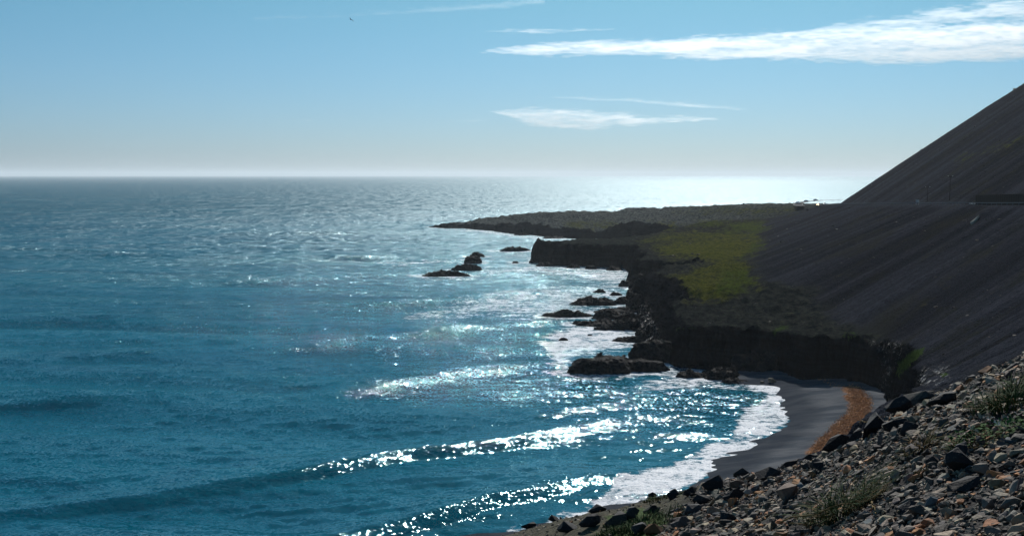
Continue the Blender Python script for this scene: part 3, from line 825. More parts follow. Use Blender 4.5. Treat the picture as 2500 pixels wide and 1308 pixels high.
# steel guard rail on the seaward edge
rail = catmull(bench[(bench[:, 1] > 215 * S) & (bench[:, 1] < 545 * S)][:, :4], 4)
seg = np.concatenate([[0], np.cumsum(np.hypot(np.diff(rail[:, 0]), np.diff(rail[:, 1])))])
n = 92
ss = np.linspace(0, seg[-1], n)
rp = np.column_stack([np.interp(ss, seg, rail[:, k]) for k in range(3)])
r0 = Vector(rp[0])
gr_ = empty("guard_rail", r0)
tag(gr_, "long steel guard rail along the seaward edge of the road", "guard rail")
prof = [(0, .78), (.05, .72), (.0, .66), (.05, .60), (0, .54)]
V = []
for i in range(n):
    a, b = rp[max(0, i - 1)], rp[min(n - 1, i + 1)]
    tx, ty = b[0] - a[0], b[1] - a[1]; L = math.hypot(tx, ty)
    for (o_, h) in prof:
        V.append((rp[i, 0] - ty / L * (4.6 + o_) - r0.x, rp[i, 1] + tx / L * (4.6 + o_) - r0.y, rp[i, 2] + h - r0.z))
link("rail", mesh_np(V, quads(n, len(prof)), True), M_STEEL, gr_)
bm = bmesh.new(); box_bm(bm, (0, 0, .3), (.12, .14, .9)); box_bm(bm, (-.06, 0, .66), (.1, .1, .16))
post = bm_obj("post", bm, M_STEEL, gr_)
for i in range(n):
    a, b = rp[max(0, i - 1)], rp[min(n - 1, i + 1)]
    tx, ty = b[0] - a[0], b[1] - a[1]; L = math.hypot(tx, ty)
    o = post if i == 0 else post.copy()
    if i: COL.objects.link(o); o.parent = gr_
    o.location = (rp[i, 0] - ty / L * 4.45 - r0.x, rp[i, 1] + tx / L * 4.45 - r0.y, rp[i, 2] - r0.z)
    o.rotation_euler = (0, 0, math.atan2(-tx, ty))

def on_bench(px):
    """the point of the road bench seen in a given column of the photograph"""
    a, _ = proj(TB[:, 0], TB[:, 1], TB[:, 2])
    best = None
    for i in range(len(TB) - 1):
        if TB[i, 1] > 60 and (a[i] - px) * (a[i + 1] - px) <= 0:
            k = (px - a[i]) / (a[i + 1] - a[i] + 1e-9)
            best = TB[i] * (1 - k) + TB[i + 1] * k
            d_ = TB[i + 1] - TB[i]
            return Vector(best[:3]), math.atan2(-d_[0], d_[1])
    return None
# dark timber rockfall wall on the near side of the road
pa, _ = on_bench(2362); pb, _ = on_bench(2498)
pb = pb + (pb - pa) * .5
dv = (pb - pa); L = math.hypot(dv.x, dv.y); ang = math.atan2(dv.y, dv.x)
wall = empty("rockfall_wall", pa, ang)
tag(wall, "long dark brown plank wall beside the road at the right edge", "wall")
slope_w = dv.z / L
bm = bmesh.new()
nb_ = int(L / 1.0)
for i in range(nb_):
    x0 = i * L / nb_; wdt = L / nb_
    box_bm(bm, (x0 + wdt / 2, 2.5 + .03 * (i % 2), slope_w * x0 + 1.75 + .03 * random.random()), (wdt - .04, .14, 2.9))
bm_obj("plank_panel", bm, M_DARK, wall)
bm = bmesh.new()
for i in range(int(L / 6) + 1):
    box_bm(bm, (i * 6.0, 2.66, slope_w * i * 6 + 1.65), (.22, .16, 3.2))
bm_obj("post", bm, M_DARK, wall)
bm = bmesh.new(); box_bm(bm, (L / 2, 2.55, slope_w * L / 2 + .2), (L, .3, .5), None)
for vv in bm.verts: vv.co.z = .45 * (vv.co.z > slope_w * L / 2 + .2) - .1 + slope_w * vv.co.x
bm_obj("kerb", bm, plain("dark_concrete", (.012, .014, .018), .8), wall)
# guard rail section left of it, its sunlit glint put into the pale colour
pa2, _ = on_bench(2330); dv = pa - pa2; L = math.hypot(dv.x, dv.y)
bar = empty("lit_rail", pa2, math.atan2(dv.y, dv.x))
tag(bar, "short guard rail section, its sunlit glint painted pale, ending at the plank wall", "barrier")
bm = bmesh.new(); box_bm(bm, (L / 2, 4.9, dv.z / 2 + .55), (L, .08, .32))
for vv in bm.verts: vv.co.z += (vv.co.x / L - .5) * dv.z
bm_obj("rail", bm, M_PALEM, bar)
for k in range(4):
    bm = bmesh.new(); box_bm(bm, (L * (.08 + .28 * k), 4.78, dv.z * (.08 + .28 * k) + .2), (.12, .12, .8)); bm_obj("post", bm, M_STEEL, bar)

def utility_pole(px, hgt, label, off=-7):
    p_, _ = on_bench(px); p_ = p_ + Vector((7.5, -2, 2.0))
    e = empty("utility_pole", p_); tag(e, label, "pole", "utility poles above the road")
    bm = bmesh.new(); cyl_bm(bm, (0, 0, -1.5), (0, 0, hgt), .11, .07, 12); bm_obj("pole", bm, M_DARK, e, smooth=True)
    bm = bmesh.new(); box_bm(bm, (0, 0, hgt - .5), (1.9, .12, .14)); ca = bm_obj("crossarm", bm, M_DARK, e)
    for x_ in (-.85, 0, .85):
        bm = bmesh.new(); cyl_bm(bm, (x_, 0, hgt - .43), (x_, 0, hgt - .15), .07, .05, 8); bm_obj("insulator", bm, M_PALEM, ca)
utility_pole(2264, 9.0, "taller dark utility pole with a crossarm on the slope above the road")
utility_pole(2214, 5.6, "shorter dark utility pole on the slope left of the taller one")
p_, rz = on_bench(2266)
sg = empty("road_sign", p_ + Vector((-4.0, 0, 0)), rz); tag(sg, "small two-posted grey road sign behind the guard rail", "road sign")
for x_ in (-.45, .45):
    bm = bmesh.new(); cyl_bm(bm, (x_, 0, 0), (x_, 0, 1.9), .04); bm_obj("post", bm, M_PALEM, sg)
bm = bmesh.new(); box_bm(bm, (0, -.06, 1.45), (1.2, .05, .8)); bm_obj("panel", bm, M_SIGN, sg)

# cars
M_TYRE = plain("tyre_rubber", (.015, .015, .016), .8)
M_RIM = plain("wheel_rim", (.4, .4, .42), .3, .1, 4, .8)
M_GLASS = plain("car_glass", (.02, .025, .03), .05, .1)
tl = NT("headlight_lamp"); tl.p(Base_Color=(.9, .9, .85), Roughness=.1); M_LAMP = tl.m
tl = NT("headlight_lit"); tl.p(Base_Color=(.9, .8, .6), Roughness=.1); tl.b.inputs["Emission Color"].default_value = (1, .72, .4, 1); tl.b.inputs["Emission Strength"].default_value = 25; M_LIT = tl.m
def car_paint(name, c):
    tt = NT(name); tt.p(Base_Color=c, Roughness=.22, Metallic=.15); tt.b.inputs["Coat Weight"].default_value = .6
    return tt.m
def car(loc, rz, paint, label, lit=False, tall=1.0):
    e = empty("car", loc, rz); tag(e, label, "car", "cars on the coast road")
    # side outline, front towards -y
    pts = [(-2.15, .35), (-2.2, .62), (-2.05, .78), (-1.1, .92), (-.45, 1.42 * tall), (.9, 1.46 * tall), (1.75, 1.05), (2.15, .98), (2.2, .45), (2.1, .32)]
    bm = bmesh.new(); rows = []
    for sx, k in ((-.86, 1), (-.8, 1), (.8, 1), (.86, 1)):
        row = []
        for (y, z) in pts:
            ins = 1 - .24 * max(0, (z - .9) / .55)
            row.append(bm.verts.new((sx * ins * (1 if abs(sx) < .85 else 1.0), y, z if abs(sx) < .85 else min(z, z - .02))))
        rows.append(row)
    for r_ in range(3):
        for i in range(len(pts)):
            j = (i + 1) % len(pts)
            bm.faces.new((rows[r_][i], rows[r_][j], rows[r_ + 1][j], rows[r_ + 1][i]))
    bm.faces.new(rows[0][::-1]); bm.faces.new(rows[3])
    bmesh.ops.recalc_face_normals(bm, faces=bm.faces)
    bmesh.ops.bevel(bm, geom=list(bm.edges), offset=.04, segments=2, affect='EDGES')
    body = bm_obj("body", bm, paint, e, smooth=True)
    bm = bmesh.new()
    q_ = [bm.verts.new(c) for c in ((-.66, -1.08, .95), (.66, -1.08, .95), (.56, -.5, 1.38 * tall), (-.56, -.5, 1.38 * tall))]
    bm.faces.new(q_); bmesh.ops.translate(bm, verts=bm.verts, vec=(0, -.03, .02)); bm_obj("windscreen", bm, M_GLASS, e)
    for sx in (-1, 1):
        bm = bmesh.new()
        q_ = [bm.verts.new(c) for c in ((sx * .86, -.85, .97), (sx * .86, 1.5, 1.0), (sx * .70, .9, 1.38 * tall), (sx * .70, -.42, 1.36 * tall))]
        bm.faces.new(q_); bm_obj("side_window", bm, M_GLASS, e)
        bm = bmesh.new(); bmesh.ops.create_uvsphere(bm, u_segments=10, v_segments=6, radius=.14, matrix=Matrix.Translation((sx * .62, -2.12, .64)) @ Matrix.Diagonal((1.3, .6, .8, 1)))
        bm_obj("headlight", bm, M_LIT if lit else M_LAMP, e, smooth=True)
        for y in (-1.35, 1.35):
            bm = bmesh.new(); cyl_bm(bm, (sx * .68, y, .32), (sx * .88, y, .32), .32, None, 18); w = bm_obj("wheel", bm, M_TYRE, e)
            bm = bmesh.new(); cyl_bm(bm, (sx * .87, y, .32), (sx * .90, y, .32), .19, None, 12); bm_obj("rim", bm, M_RIM, w)
    return e
def car_at(px, py, zc, rz, paint, label, **k):
    # stand on the road nearest to the sight line
    i = np.argmin((proj(path[:, 0], path[:, 1], path[:, 2])[0] - px) ** 2 + (2.5 * (proj(path[:, 0], path[:, 1], path[:, 2])[1] - py)) ** 2)
    return car((path[i, 0], path[i, 1], path[i, 2] + .13), rz, paint, label, **k)
W_, Si, Br = car_paint("white_paint", (.75, .76, .78)), car_paint("silver_paint", (.42, .46, .52)), car_paint("brown_paint", (.20, .07, .035))
car_at(2014, 501, 23, R(-12), Si, "silver car nearest the scree, last on the coast road", tall=1.05)
car_at(1996, 503, 23, R(-30), Br, "rust-brown car with a lit headlight on the bend", lit=True)
car_at(1993, 491, 21, R(60), W_, "white car on the far side of the bend against the sea", tall=1.2)
car_at(1968, 492, 21, R(70), W_, "white car in the middle of the far road bend", tall=1.0)
car_at(1950, 498, 21, R(20), W_, "white car at the leftmost turn of the road bend", tall=1.1)

# pale slab lying on the scree
def scree_hit(px, py, r0=100, r1=900):
    dx, dy, dz = (float(k) for k in ray(px, py))
    tt = np.linspace(r0, r1, 1600)
    hz = land(dx * tt, dy * tt)["z"]
    i = np.argmax(hz > H + dz * tt)
    return dx * tt[i], dy * tt[i], hz[i]
x, y, z = scree_hit(2383, 541)
bm = bmesh.new()
for _ in range(18): bm.verts.new((random.uniform(-1, 1) * 1.6, random.uniform(-.5, .5), random.uniform(-.4, .5)))
bmesh.ops.convex_hull(bm, input=bm.verts)
o = bm_obj("slab", bm, plain("pale_slab", (.30, .28, .23), .8), loc=(x, y, z + .35)); o.rotation_euler = (R(12), R(-34), R(15)); o.scale = (1.3, 1, 1)
tag(o, "lone pale stone slab on the dark scree below the road", "boulder")

# ------------------------------------------------------------------ gull
M_GULL = plain("gull_feathers", (.7, .7, .7), .7, .1); M_GULLG = plain("gull_wing", (.35, .36, .38), .7, .1)
x, y, z = (float(k) for k in PD(857, 49, 230))
g = bpy.data.meshes.new("gull"); bm = bmesh.new()
ringsg = [(-.30, .015), (-.24, .05), (-.12, .075), (.02, .085), (.14, .07), (.22, .045), (.27, .05), (.31, .04), (.345, .012), (.39, .004)]
prev = None
for (yy, rr_) in ringsg:
    ring = [bm.verts.new((rr_ * math.cos(a_), yy, rr_ * .85 * math.sin(a_))) for a_ in np.linspace(0, 2 * math.pi, 10, endpoint=False)]
    if prev:
        for i in range(10): bm.faces.new((prev[i], prev[(i + 1) % 10], ring[(i + 1) % 10], ring[i]))
    else: bm.faces.new(ring[::-1])
    prev = ring
bm.faces.new(prev)
for sx in (-1, 1):
    ws = [(.04, .14, -.08, .02), (.25, .17, -.05, .13), (.45, .12, -.08, .17), (.62, .0, -.14, .12), (.74, -.12, -.17, .05)]
    top_, bot_ = [], []
    for (wx, yf, yb, zz) in ws:
        top_.append((bm.verts.new((sx * wx, yf, zz + .012)), bm.verts.new((sx * wx, yb, zz + .004))))
        bot_.append((bm.verts.new((sx * wx, yf, zz - .008)), bm.verts.new((sx * wx, yb, zz - .002))))
    for i in range(len(ws) - 1):
        for pr in (top_, bot_): bm.faces.new((pr[i][0], pr[i + 1][0], pr[i + 1][1], pr[i][1]))
        for k in (0, 1): bm.faces.new((top_[i][k], top_[i + 1][k], bot_[i + 1][k], bot_[i][k]))
tl_ = [bm.verts.new(c) for c in ((-.05, -.26, .01), (.05, -.26, .01), (.09, -.42, 0), (-.09, -.42, 0))]; bm.faces.new(tl_)
bmesh.ops.recalc_face_normals(bm, faces=bm.faces)
o = bm_obj("gull", bm, M_GULL, loc=(x, y, z), smooth=True); o.rotation_euler = (R(8), R(25), R(60))
tag(o, "white gull gliding alone high over the sea", "bird")

# ------------------------------------------------------------------ foreground bank
def bank(x, y, detail=True):
    r = np.hypot(x, y)
    c, R1 = .0118, 32.0
    roll = np.where(r < R1, c * r * r, c * R1 * R1 + 2 * c * R1 * (r - R1))
    z = H - 1.7 - (.047 * y - .417 * x) - roll
    b = np.arctan2(x, y)
    z = z - np.interp(np.degrees(b), [-40, -12, -2, 0, 2, 4, 6, 8, 10, 12, 14, 16, 18, 20, 22, 24, 26, 40], [.02, .036, .0364, .0421, .0475, .0536, .0587, .0591, .0578, .0638, .0722, .0746, .0632, .0428, .0313, .0273, .0248, .02]) * np.clip(r - 3, 0, 14)
    if detail:
        z = z + .30 * fbm(x / 3.2, y / 3.2, 3, 201) * sstep(3, 9, r) + .06 * fbm(x / .6, y / .6, 3, 203) + .02 * fbm(x / .12, y / .12, 2, 205)
    return z
bb = np.concatenate([np.linspace(R(-180), R(-12), 40)[:-1], np.linspace(R(-12), R(36), 420), np.linspace(R(36), R(180), 36)[1:]])
rr = np.concatenate([np.linspace(.3, 2.5, 8)[:-1], np.exp(np.linspace(math.log(2.5), math.log(24), 420)), np.exp(np.linspace(math.log(24), math.log(62), 40))[1:]])
B, RR = np.meshgrid(bb, rr)
fx, fy = (np.sin(B) * RR).ravel(), (np.cos(B) * RR).ravel()
fz = bank(fx, fy)
fpx, fpy = proj(fx, fy, fz)
jj = 26 * fbm(fx / .8, fy / .8, 3, 211)
EARTH = [(1150, 1330), (1260, 1290), (1480, 1215), (1640, 1180), (1720, 1175), (1700, 1215), (1640, 1250), (1620, 1310), (1600, 1420), (1100, 1420)]
earth = sstep(-18, 18, poly_sd(fpx + jj, fpy + .5 * jj, EARTH))
green = soft_polys(fpx + jj, fpy + .4 * jj, [[(1480, 1262), (1540, 1238), (1600, 1240), (1640, 1275), (1610, 1320), (1480, 1330), (1500, 1290)], [(1600, 1205), (1650, 1196), (1668, 1206), (1620, 1216)]], 16)
t = NT("bank_material")
ps = t.pos()
n1 = t.noise(ps, 2.2, 6, .65); n2 = t.noise(ps, 14, 5, .7); n3 = t.noise(ps, 60, 3, .6)
c_gr = t.mix(t.ramp(n2, .35, .7), (0.014, 0.014, 0.016), (0.06, 0.054, 0.05))
c_ea = t.mix(t.ramp(n1, .35, .68), (0.040, 0.036, 0.022), (0.088, 0.078, 0.050))
c_ea = t.mix(t.math('MULTIPLY', t.ramp(n2, .4, .6), .7), c_ea, (0.022, 0.023, 0.013))
c_ea = t.mix(t.math('MULTIPLY', t.ramp(n3, .55, .7), .5), c_ea, (0.13, 0.115, 0.085))
col = t.mix(t.attr("earth"), c_gr, c_ea)
col = t.mix(t.ramp(t.math('ADD', t.attr("green"), t.math('MULTIPLY', t.math('SUBTRACT', n2, .5), 1.3)), .4, .7), col, t.mix(n2, (0.022, 0.05, 0.010), (0.065, 0.10, 0.018)))
t.p(Base_Color=col, Roughness=.92)
t.b.inputs["Specular IOR Level"].default_value = .2
t.bump(t.math('ADD', t.math('MULTIPLY', n2, .7), t.math('MULTIPLY', n3, .35)), .9, .06)
o = link("gravel_bank", mesh_np(np.stack([fx, fy, fz], -1), quads(len(rr), len(bb)), True, dict(earth=earth, green=green)), t.m)
tag(o, "steep stony bank dropping from the viewpoint to the cove", "bank", kind="structure")

def bank_hit(px, py):
    dx, dy, dz = (float(k) for k in ray(px, py))
    tt = np.linspace(2.0, 30, 2800)
    hz = bank(dx * tt, dy * tt)
    i = int(np.argmax(hz > H + dz * tt))
    if i == 0:                                   # grazes over the lip: take the closest pass
        i = int(np.argmax(hz - (H + dz * tt)))
    return dx * tt[i], dy * tt[i], float(hz[i])
def bank_n(x, y):
    e = .25
    a = bank(np.array([x + e, x - e, x, x]), np.array([y, y, y + e, y - e]), False)
    return Vector((-(a[0] - a[1]) / (2 * e), -(a[2] - a[3]) / (2 * e), 1)).normalized()

# stone shapes: angular hulls, some slabby, with chipped faces
PROTO = []; LOW = []
for k in range(36):
    r_ = random.Random(900 + k)
    bm = bmesh.new()
    sx, sy, sz = 1.0, r_.uniform(.48, .85), r_.uniform(.22, .62)
    for _ in range(r_.randint(11, 17)):
        v_ = Vector((r_.gauss(0, 1), r_.gauss(0, 1), r_.gauss(0, 1))).normalized()
        m_ = max(abs(v_.x), abs(v_.y), abs(v_.z)) ** .6
        v_ = v_ / m_ * r_.uniform(.82, 1.0)
        bm.verts.new((v_.x * sx * .5, v_.y * sy * .5, v_.z * sz * .5))
    res = bmesh.ops.convex_hull(bm, input=bm.verts)
    bmesh.ops.delete(bm, geom=[g_ for g_ in res["geom_interior"] if isinstance(g_, bmesh.types.BMVert)], context='VERTS')
    bmesh.ops.dissolve_limit(bm, angle_limit=R(14), verts=bm.verts, edges=bm.edges)
    bmesh.ops.bevel(bm, geom=list(bm.edges), offset=.010, segments=1, affect='EDGES')
    bmesh.ops.triangulate(bm, faces=bm.faces)
    me = bpy.data.meshes.new("stone"); bm.to_mesh(me); bm.free()
    V = np.array([v_.co[:] for v_ in me.vertices]); F = np.array([p_.vertices[:] for p_ in me.polygons])
    PROTO.append((me, V, F, sz))
    bm = bmesh.new(); bm.from_mesh(me)
    bmesh.ops.dissolve_limit(bm, angle_limit=R(32), verts=bm.verts, edges=bm.edges); bmesh.ops.triangulate(bm, faces=bm.faces)
    bm.verts.ensure_lookup_table()
    LOW.append((np.array([v_.co[:] for v_ in bm.verts]), np.array([[v_.index for v_ in p_.verts] for p_ in bm.faces]))); bm.free()

def stone_material(name, from_object):
    t = NT(name)
    if from_object:
        base = t.n.new("ShaderNodeObjectInfo").outputs["Color"]
    else:
        base = t.attr("tint", "Vector")
    ps = t.pos()
    n1 = t.noise(ps, 9, 5, .65); n2 = t.noise(ps, 45, 4, .7)
    c = t.mix(t.ramp(n1, .3, .72), t.mix(.55, base, (0.012, 0.012, 0.014)), base)
    c = t.mix(t.math('MULTIPLY', t.ramp(n2, .56, .72), .5), c, t.mix(.5, base, (0.26, 0.22, 0.17)))
    t.p(Base_Color=c, Roughness=.8)
    t.b.inputs["Specular IOR Level"].default_value = .28
    t.bump(t.math('ADD', n1, t.math('MULTIPLY', n2, .4)), .8, .02)
    return t.m
M_ST_O = stone_material("stone_material", True)
M_ST_V = stone_material("gravel_material", False)
for me, *_ in PROTO: me.materials.append(M_ST_O)
TONES = [("charcoal", (.060, .051, .044), .26), ("slate-grey", (.155, .135, .117), .26), ("grey", (.28, .24, .19), .20), ("tan", (.43, .335, .235), .16), ("rust-brown", (.40, .185, .08), .09), ("bluish", (.06, .08, .095), .03)]
TW = np.array([k[2] for k in TONES]); TW /= TW.sum()

def stone_frame(n_, yaw, tilt, tdir):
    q = Vector((0, 0, 1)).rotation_difference(n_)
    m_ = q.to_matrix() @ Matrix.Rotation(tdir, 3, 'Z') @ Matrix.Rotation(tilt, 3, 'X') @ Matrix.Rotation(yaw - tdir, 3, 'Z')
    return m_

# stones that stand out, each set by hand: column, row, width px, height px, tone, shape, label
BIG = [
 (2222, 975, 150, 58, (.15, .13, .105), "boulder", "largest flat-topped boulder on the bank's edge above the beach"),
 (2262, 962, 90, 40, (.05, .048, .047), "boulder", "dark boulder propped behind the largest flat-topped boulder"),
 (2195, 1012, 78, 60, (.022, .022, .024), "boulder", "black block under the front of the largest flat-topped boulder"),
 (2300, 985, 90, 36, (.022, .022, .024), "boulder", "black slab right of the largest flat-topped boulder"),
 (2122, 1068, 110, 74, (.014, .014, .017), "boulder", "big black pointed block with a pale twig on top"),
 (2040, 1098, 96, 48, (.015, .015, .018), "boulder", "black wedge-shaped block on the bank's edge, left of the pointed block"),
 (2088, 1042, 60, 40, (.02, .02, .022), "boulder", "small black block on the edge above the pointed block"),
 (2186, 1052, 70, 46, (.02, .02, .022), "boulder", "black cube-like block between the pointed block and the flat boulder"),
 (2220, 1060, 66, 52, (.024, .023, .024), "boulder", "black leaning block just right of the cube-like block"),
 (2080, 1092, 44, 26, (.10, .09, .085), "stone", "grey slab lying under the black wedge-shaped block"),
 (1985, 1105, 52, 26, (.02, .02, .022), "boulder", "low black block on the edge where the seaweed ends"),
 (1935, 1130, 78, 26, (.018, .018, .02), "boulder", "long black slab on the edge over the beach's near end"),
 (2340, 1150, 70, 78, (.018, .020, .024), "boulder", "upright black stone standing like a small cairn in the middle"),
 (2346, 1108, 40, 42, (.03, .035, .042), "stone", "pointed bluish stone right behind the upright black stone"),
 (2395, 1158, 48, 44, (.17, .145, .12), "stone", "tan wedge leaning right of the upright black stone"),
 (2355, 1195, 100, 46, (.016, .016, .018), "boulder", "wide black slab in front of the upright black stone"),
 (2432, 1190, 54, 34, (.21, .17, .11), "stone", "tilted tan slab near the right side below the flowers"),
 (2482, 1290, 62, 48, (.24, .18, .12), "boulder", "tan block in the bottom right corner"),
 (2465, 1240, 70, 36, (.16, .14, .12), "stone", "pale grey block at the right edge, above the corner block"),
 (2110, 1268, 46, 32, (.24, .20, .17), "stone", "pale pinkish stone at the right foot of the large grass tuft"),
 (1924, 1218, 66, 52, (.22, .16, .125), "boulder", "large pinkish tan slab left of the large grass tuft"),
 (1988, 1142, 40, 34, (.10, .095, .09), "stone", "grey squarish stone above the large pinkish slab"),
 (2000, 1150, 30, 40, (.015, .015, .017), "stone", "black round-topped stone right of the grey squarish stone"),
 (2215, 1252, 72, 40, (.02, .026, .034), "boulder", "blue-black block right of the large grass tuft"),
 (2212, 1232, 54, 26, (.20, .17, .14), "stone", "pale tan slab behind the blue-black block"),
 (1392, 1296, 84, 44, (.016, .016, .018), "boulder", "largest black boulder at the bottom edge of the bank"),
 (1440, 1284, 66, 40, (.024, .023, .025), "boulder", "jagged black boulder right of the largest bottom-edge boulder"),
 (1500, 1286, 74, 52, (.06, .058, .056), "boulder", "grey-faced boulder at the right end of the black cluster"),
 (1462, 1238, 60, 30, (.018, .018, .02), "boulder", "low black boulder topping the dark cluster"),
 (1542, 1262, 50, 36, (.05, .05, .05), "boulder", "grey boulder beside the green moss patch"),
 (1590, 1256, 46, 34, (.022, .022, .024), "boulder", "dark boulder standing in the green moss patch"),
 (1355, 1262, 44, 26, (.015, .015, .017), "boulder", "small black boulder on the edge left of the dark cluster"),
 (1290, 1284, 44, 22, (.016, .016, .018), "boulder", "leftmost black boulder on the bank's edge"),
 (1592, 1208, 34, 26, (.018, .018, .02), "boulder", "single dark boulder on the earth edge against the foam"),
 (1640, 1216, 46, 30, (.018, .018, .02), "boulder", "dark angular boulder in the middle of the bare earth"),
 (1684, 1208, 48, 30, (.016, .016, .018), "boulder", "dark boulder at the right side of the bare earth"),
 (1740, 1198, 66, 58, (.020, .020, .024), "boulder", "big dark block where bare earth meets the stones"),
 (1815, 1168, 60, 40, (.018, .018, .02), "boulder", "black block at the top of the stones by the beach end"),
 (1870, 1172, 76, 46, (.022, .024, .028), "boulder", "bluish black slab right of the top black block"),
 (1800, 1190, 46, 30, (.16, .12, .09), "stone", "tan stone below the top black block"),
 (1712, 1232, 54, 40, (.02, .02, .022), "boulder", "black block low on the stones beside the earth"),
 (1790, 1222, 60, 44, (.022, .022, .026), "boulder", "dark block in the stones left of the pinkish slab"),
 (1660, 1290, 60, 44, (.13, .11, .10), "boulder", "pale grey boulder at the bottom edge right of the moss"),
 (1595, 1302, 60, 36, (.19, .095, .04), "stone", "rust-orange stone at the bottom edge"),
 (1560, 1300, 50, 34, (.055, .055, .06), "stone", "grey stone at the bottom edge left of the rust-orange one"),
 (1690, 1258, 66, 46, (.06, .06, .064), "boulder", "grey block above the pale bottom-edge boulder"),
 (1770, 1272, 64, 38, (.02, .02, .023), "boulder", "black slab at the bottom right of the pale boulder"),
 (2470, 905, 44, 26, (.05, .05, .05), "stone", "grey stone on the skyline of the bank at the right edge"),
 (2404, 905, 42, 22, (.19, .09, .04), "stone", "rust-orange slab on the bank's upper edge"),
 (2368, 915, 40, 24, (.09, .088, .085), "stone", "grey upright stone left of the rust-orange slab"),
]
STONES = []        # position, rotation, scale, proto, tone name, rgb, projected width, label
for (px, py, w, h, rgb, kindn, lab) in BIG:
    x, y, z = bank_hit(px, py)
    dist = y * CT + (H - z) * ST
    W = w * dist / FPX; Hh = h * dist / FPX
    sd = random.randint(0, 35)
    n_ = bank_n(x, y)
    STONES.append(dict(p=(x, y, z), n=n_, W=W, Hh=Hh, k=sd, rgb=rgb, lab=lab, name="boulder" if kindn == "boulder" else "stone", w=w, px=px, py=py))
occ = np.array([(s["p"][0], s["p"][1], s["W"] * .5) for s in STONES])

# scattered stones: many sizes over the stony part of the bank
N = 105000
br = rng.uniform(R(-4), R(31), N); ra = np.sqrt(rng.uniform(3.2 ** 2, 14.5 ** 2, N))
NX = 16000
br[:NX] = rng.uniform(R(-12), R(75), NX); ra[:NX] = np.sqrt(rng.uniform(1.2 ** 2, 8.0 ** 2, NX))
sx_, sy_ = np.sin(br) * ra, np.cos(br) * ra
size = .020 * (1 - rng.uniform(0, 1, N)) ** (-1 / 2.2)
size = np.clip(size, .020, .096)
sz_ = bank(sx_, sy_)
qx, qy = proj(sx_, sy_, sz_)
es = sstep(-14, 14, poly_sd(qx + 25 * fbm(sx_ / .8, sy_ / .8, 3, 211), qy, EARTH))
okm = (rng.uniform(0, 1, N) > es * .94) & ((es < .5) | (size < .05)) & ((np.arange(N) < NX) | ((qx > 1150) & (qx < 2680) & (qy < 1480)))
sx_, sy_, sz_, size, qx, qy = (a_[okm] for a_ in (sx_, sy_, sz_, size, qx, qy))
fdist = sy_ * CT + (H - sz_) * ST
wpx = size * FPX / fdist
far_from_big = np.ones(len(sx_), bool)
for (ax, ay, ar) in occ:
    far_from_big &= ~((np.hypot(sx_ - ax, sy_ - ay) < ar * .8) & (size > .06))
tone = rng.choice(len(TONES), len(sx_), p=TW)
kk = rng.integers(0, 36, len(sx_))
yaw = rng.uniform(0, 6.28, len(sx_)); tilt = np.abs(rng.normal(0, .5, len(sx_))); tdir = rng.uniform(0, 6.28, len(sx_))
jit = rng.uniform(.75, 1.3, (len(sx_), 1)) * rng.uniform(.94, 1.06, (len(sx_), 3))
seen = (qx > 1180) & (qx < 2496) & (qy < 1304) & far_from_big
order = np.argsort(-np.where(seen, wpx, -1))
NIND = 300 - len(STONES)
ind = order[:NIND]
isind = np.zeros(len(sx_), bool); isind[ind] = True
rest = np.where(~isind & far_from_big)[0]
gv, gf, gt = [], [], []; off = 0
e_ = .25
nxs = -(bank(sx_ + e_, sy_, False) - bank(sx_ - e_, sy_, False)) / (2 * e_); nys = -(bank(sx_, sy_ + e_, False) - bank(sx_, sy_ - e_, False)) / (2 * e_)
for i in rest:
    V, F = LOW[kk[i]]; szp = PROTO[kk[i]][3]
    n_ = Vector((nxs[i], nys[i], 1)).normalized()
    m_ = np.array(stone_frame(n_, yaw[i], tilt[i], tdir[i]))
    vv = (V * size[i]) @ m_.T + np.array([sx_[i], sy_[i], sz_[i] + size[i] * szp * rng.uniform(.1, .5)])
    gv.append(vv); gf.append(F + off); off += len(V)
    gt.append(np.repeat((np.array(TONES[tone[i]][1]) * jit[i])[None], len(V), 0))
o = link("gravel", mesh_np(np.vstack(gv), np.vstack(gf), False, dict(tint=np.vstack(gt))), M_ST_V)
tag(o, "countless small angular stones covering the steep bank", "gravel", kind="stuff")

lx_, ly_, lz_, LD_, p1_, p2_, g_ = SCAT
okp = np.where((p1_ > 1500) & (p1_ < 2560) & (p2_ > 200) & (p2_ < 960) & (lz_ > 2) & (LD_["cliff"] < .3) & (np.abs(LD_["lat"]) > 8) & (ly_ > 150))[0]
wgt = (ly_[okp] ** 1.2) * np.where(g_[okp] > .5, .5, 1.0); pick = rng.choice(okp, 11000, p=wgt / wgt.sum())
gv, gf, gt = [], [], []; off = 0
for i in pick:
    k_ = int(rng.integers(0, 36)); V, F = LOW[k_]
    sz1 = min(1.4, .13 * (1 - rng.uniform()) ** (-1 / 2.2)) * (.6 + ly_[i] / 500)
    ang_ = rng.uniform(0, 6.28); c_, s_ = math.cos(ang_), math.sin(ang_)
    vv = (V * sz1) @ np.array([[c_, -s_, 0], [s_, c_, 0], [0, 0, 1]]).T + np.array([lx_[i] + rng.uniform(-.3, .3), ly_[i] + rng.uniform(-.5, .5), lz_[i] + .05 * sz1])
    gv.append(vv); gf.append(F + off); off += len(V)
    tn_ = rng.choice([.02, .035, .06, .12], p=[.4, .35, .2, .05]); gt.append(np.repeat(np.array([[tn_, tn_ * .97, tn_]]), len(V), 0))
o = link("scree_rubble", mesh_np(np.vstack(gv), np.vstack(gf), False, dict(tint=np.vstack(gt))), M_ST_V)
tag(o, "small loose rubble sprinkled over the dark scree and headland", "rubble", kind="stuff")

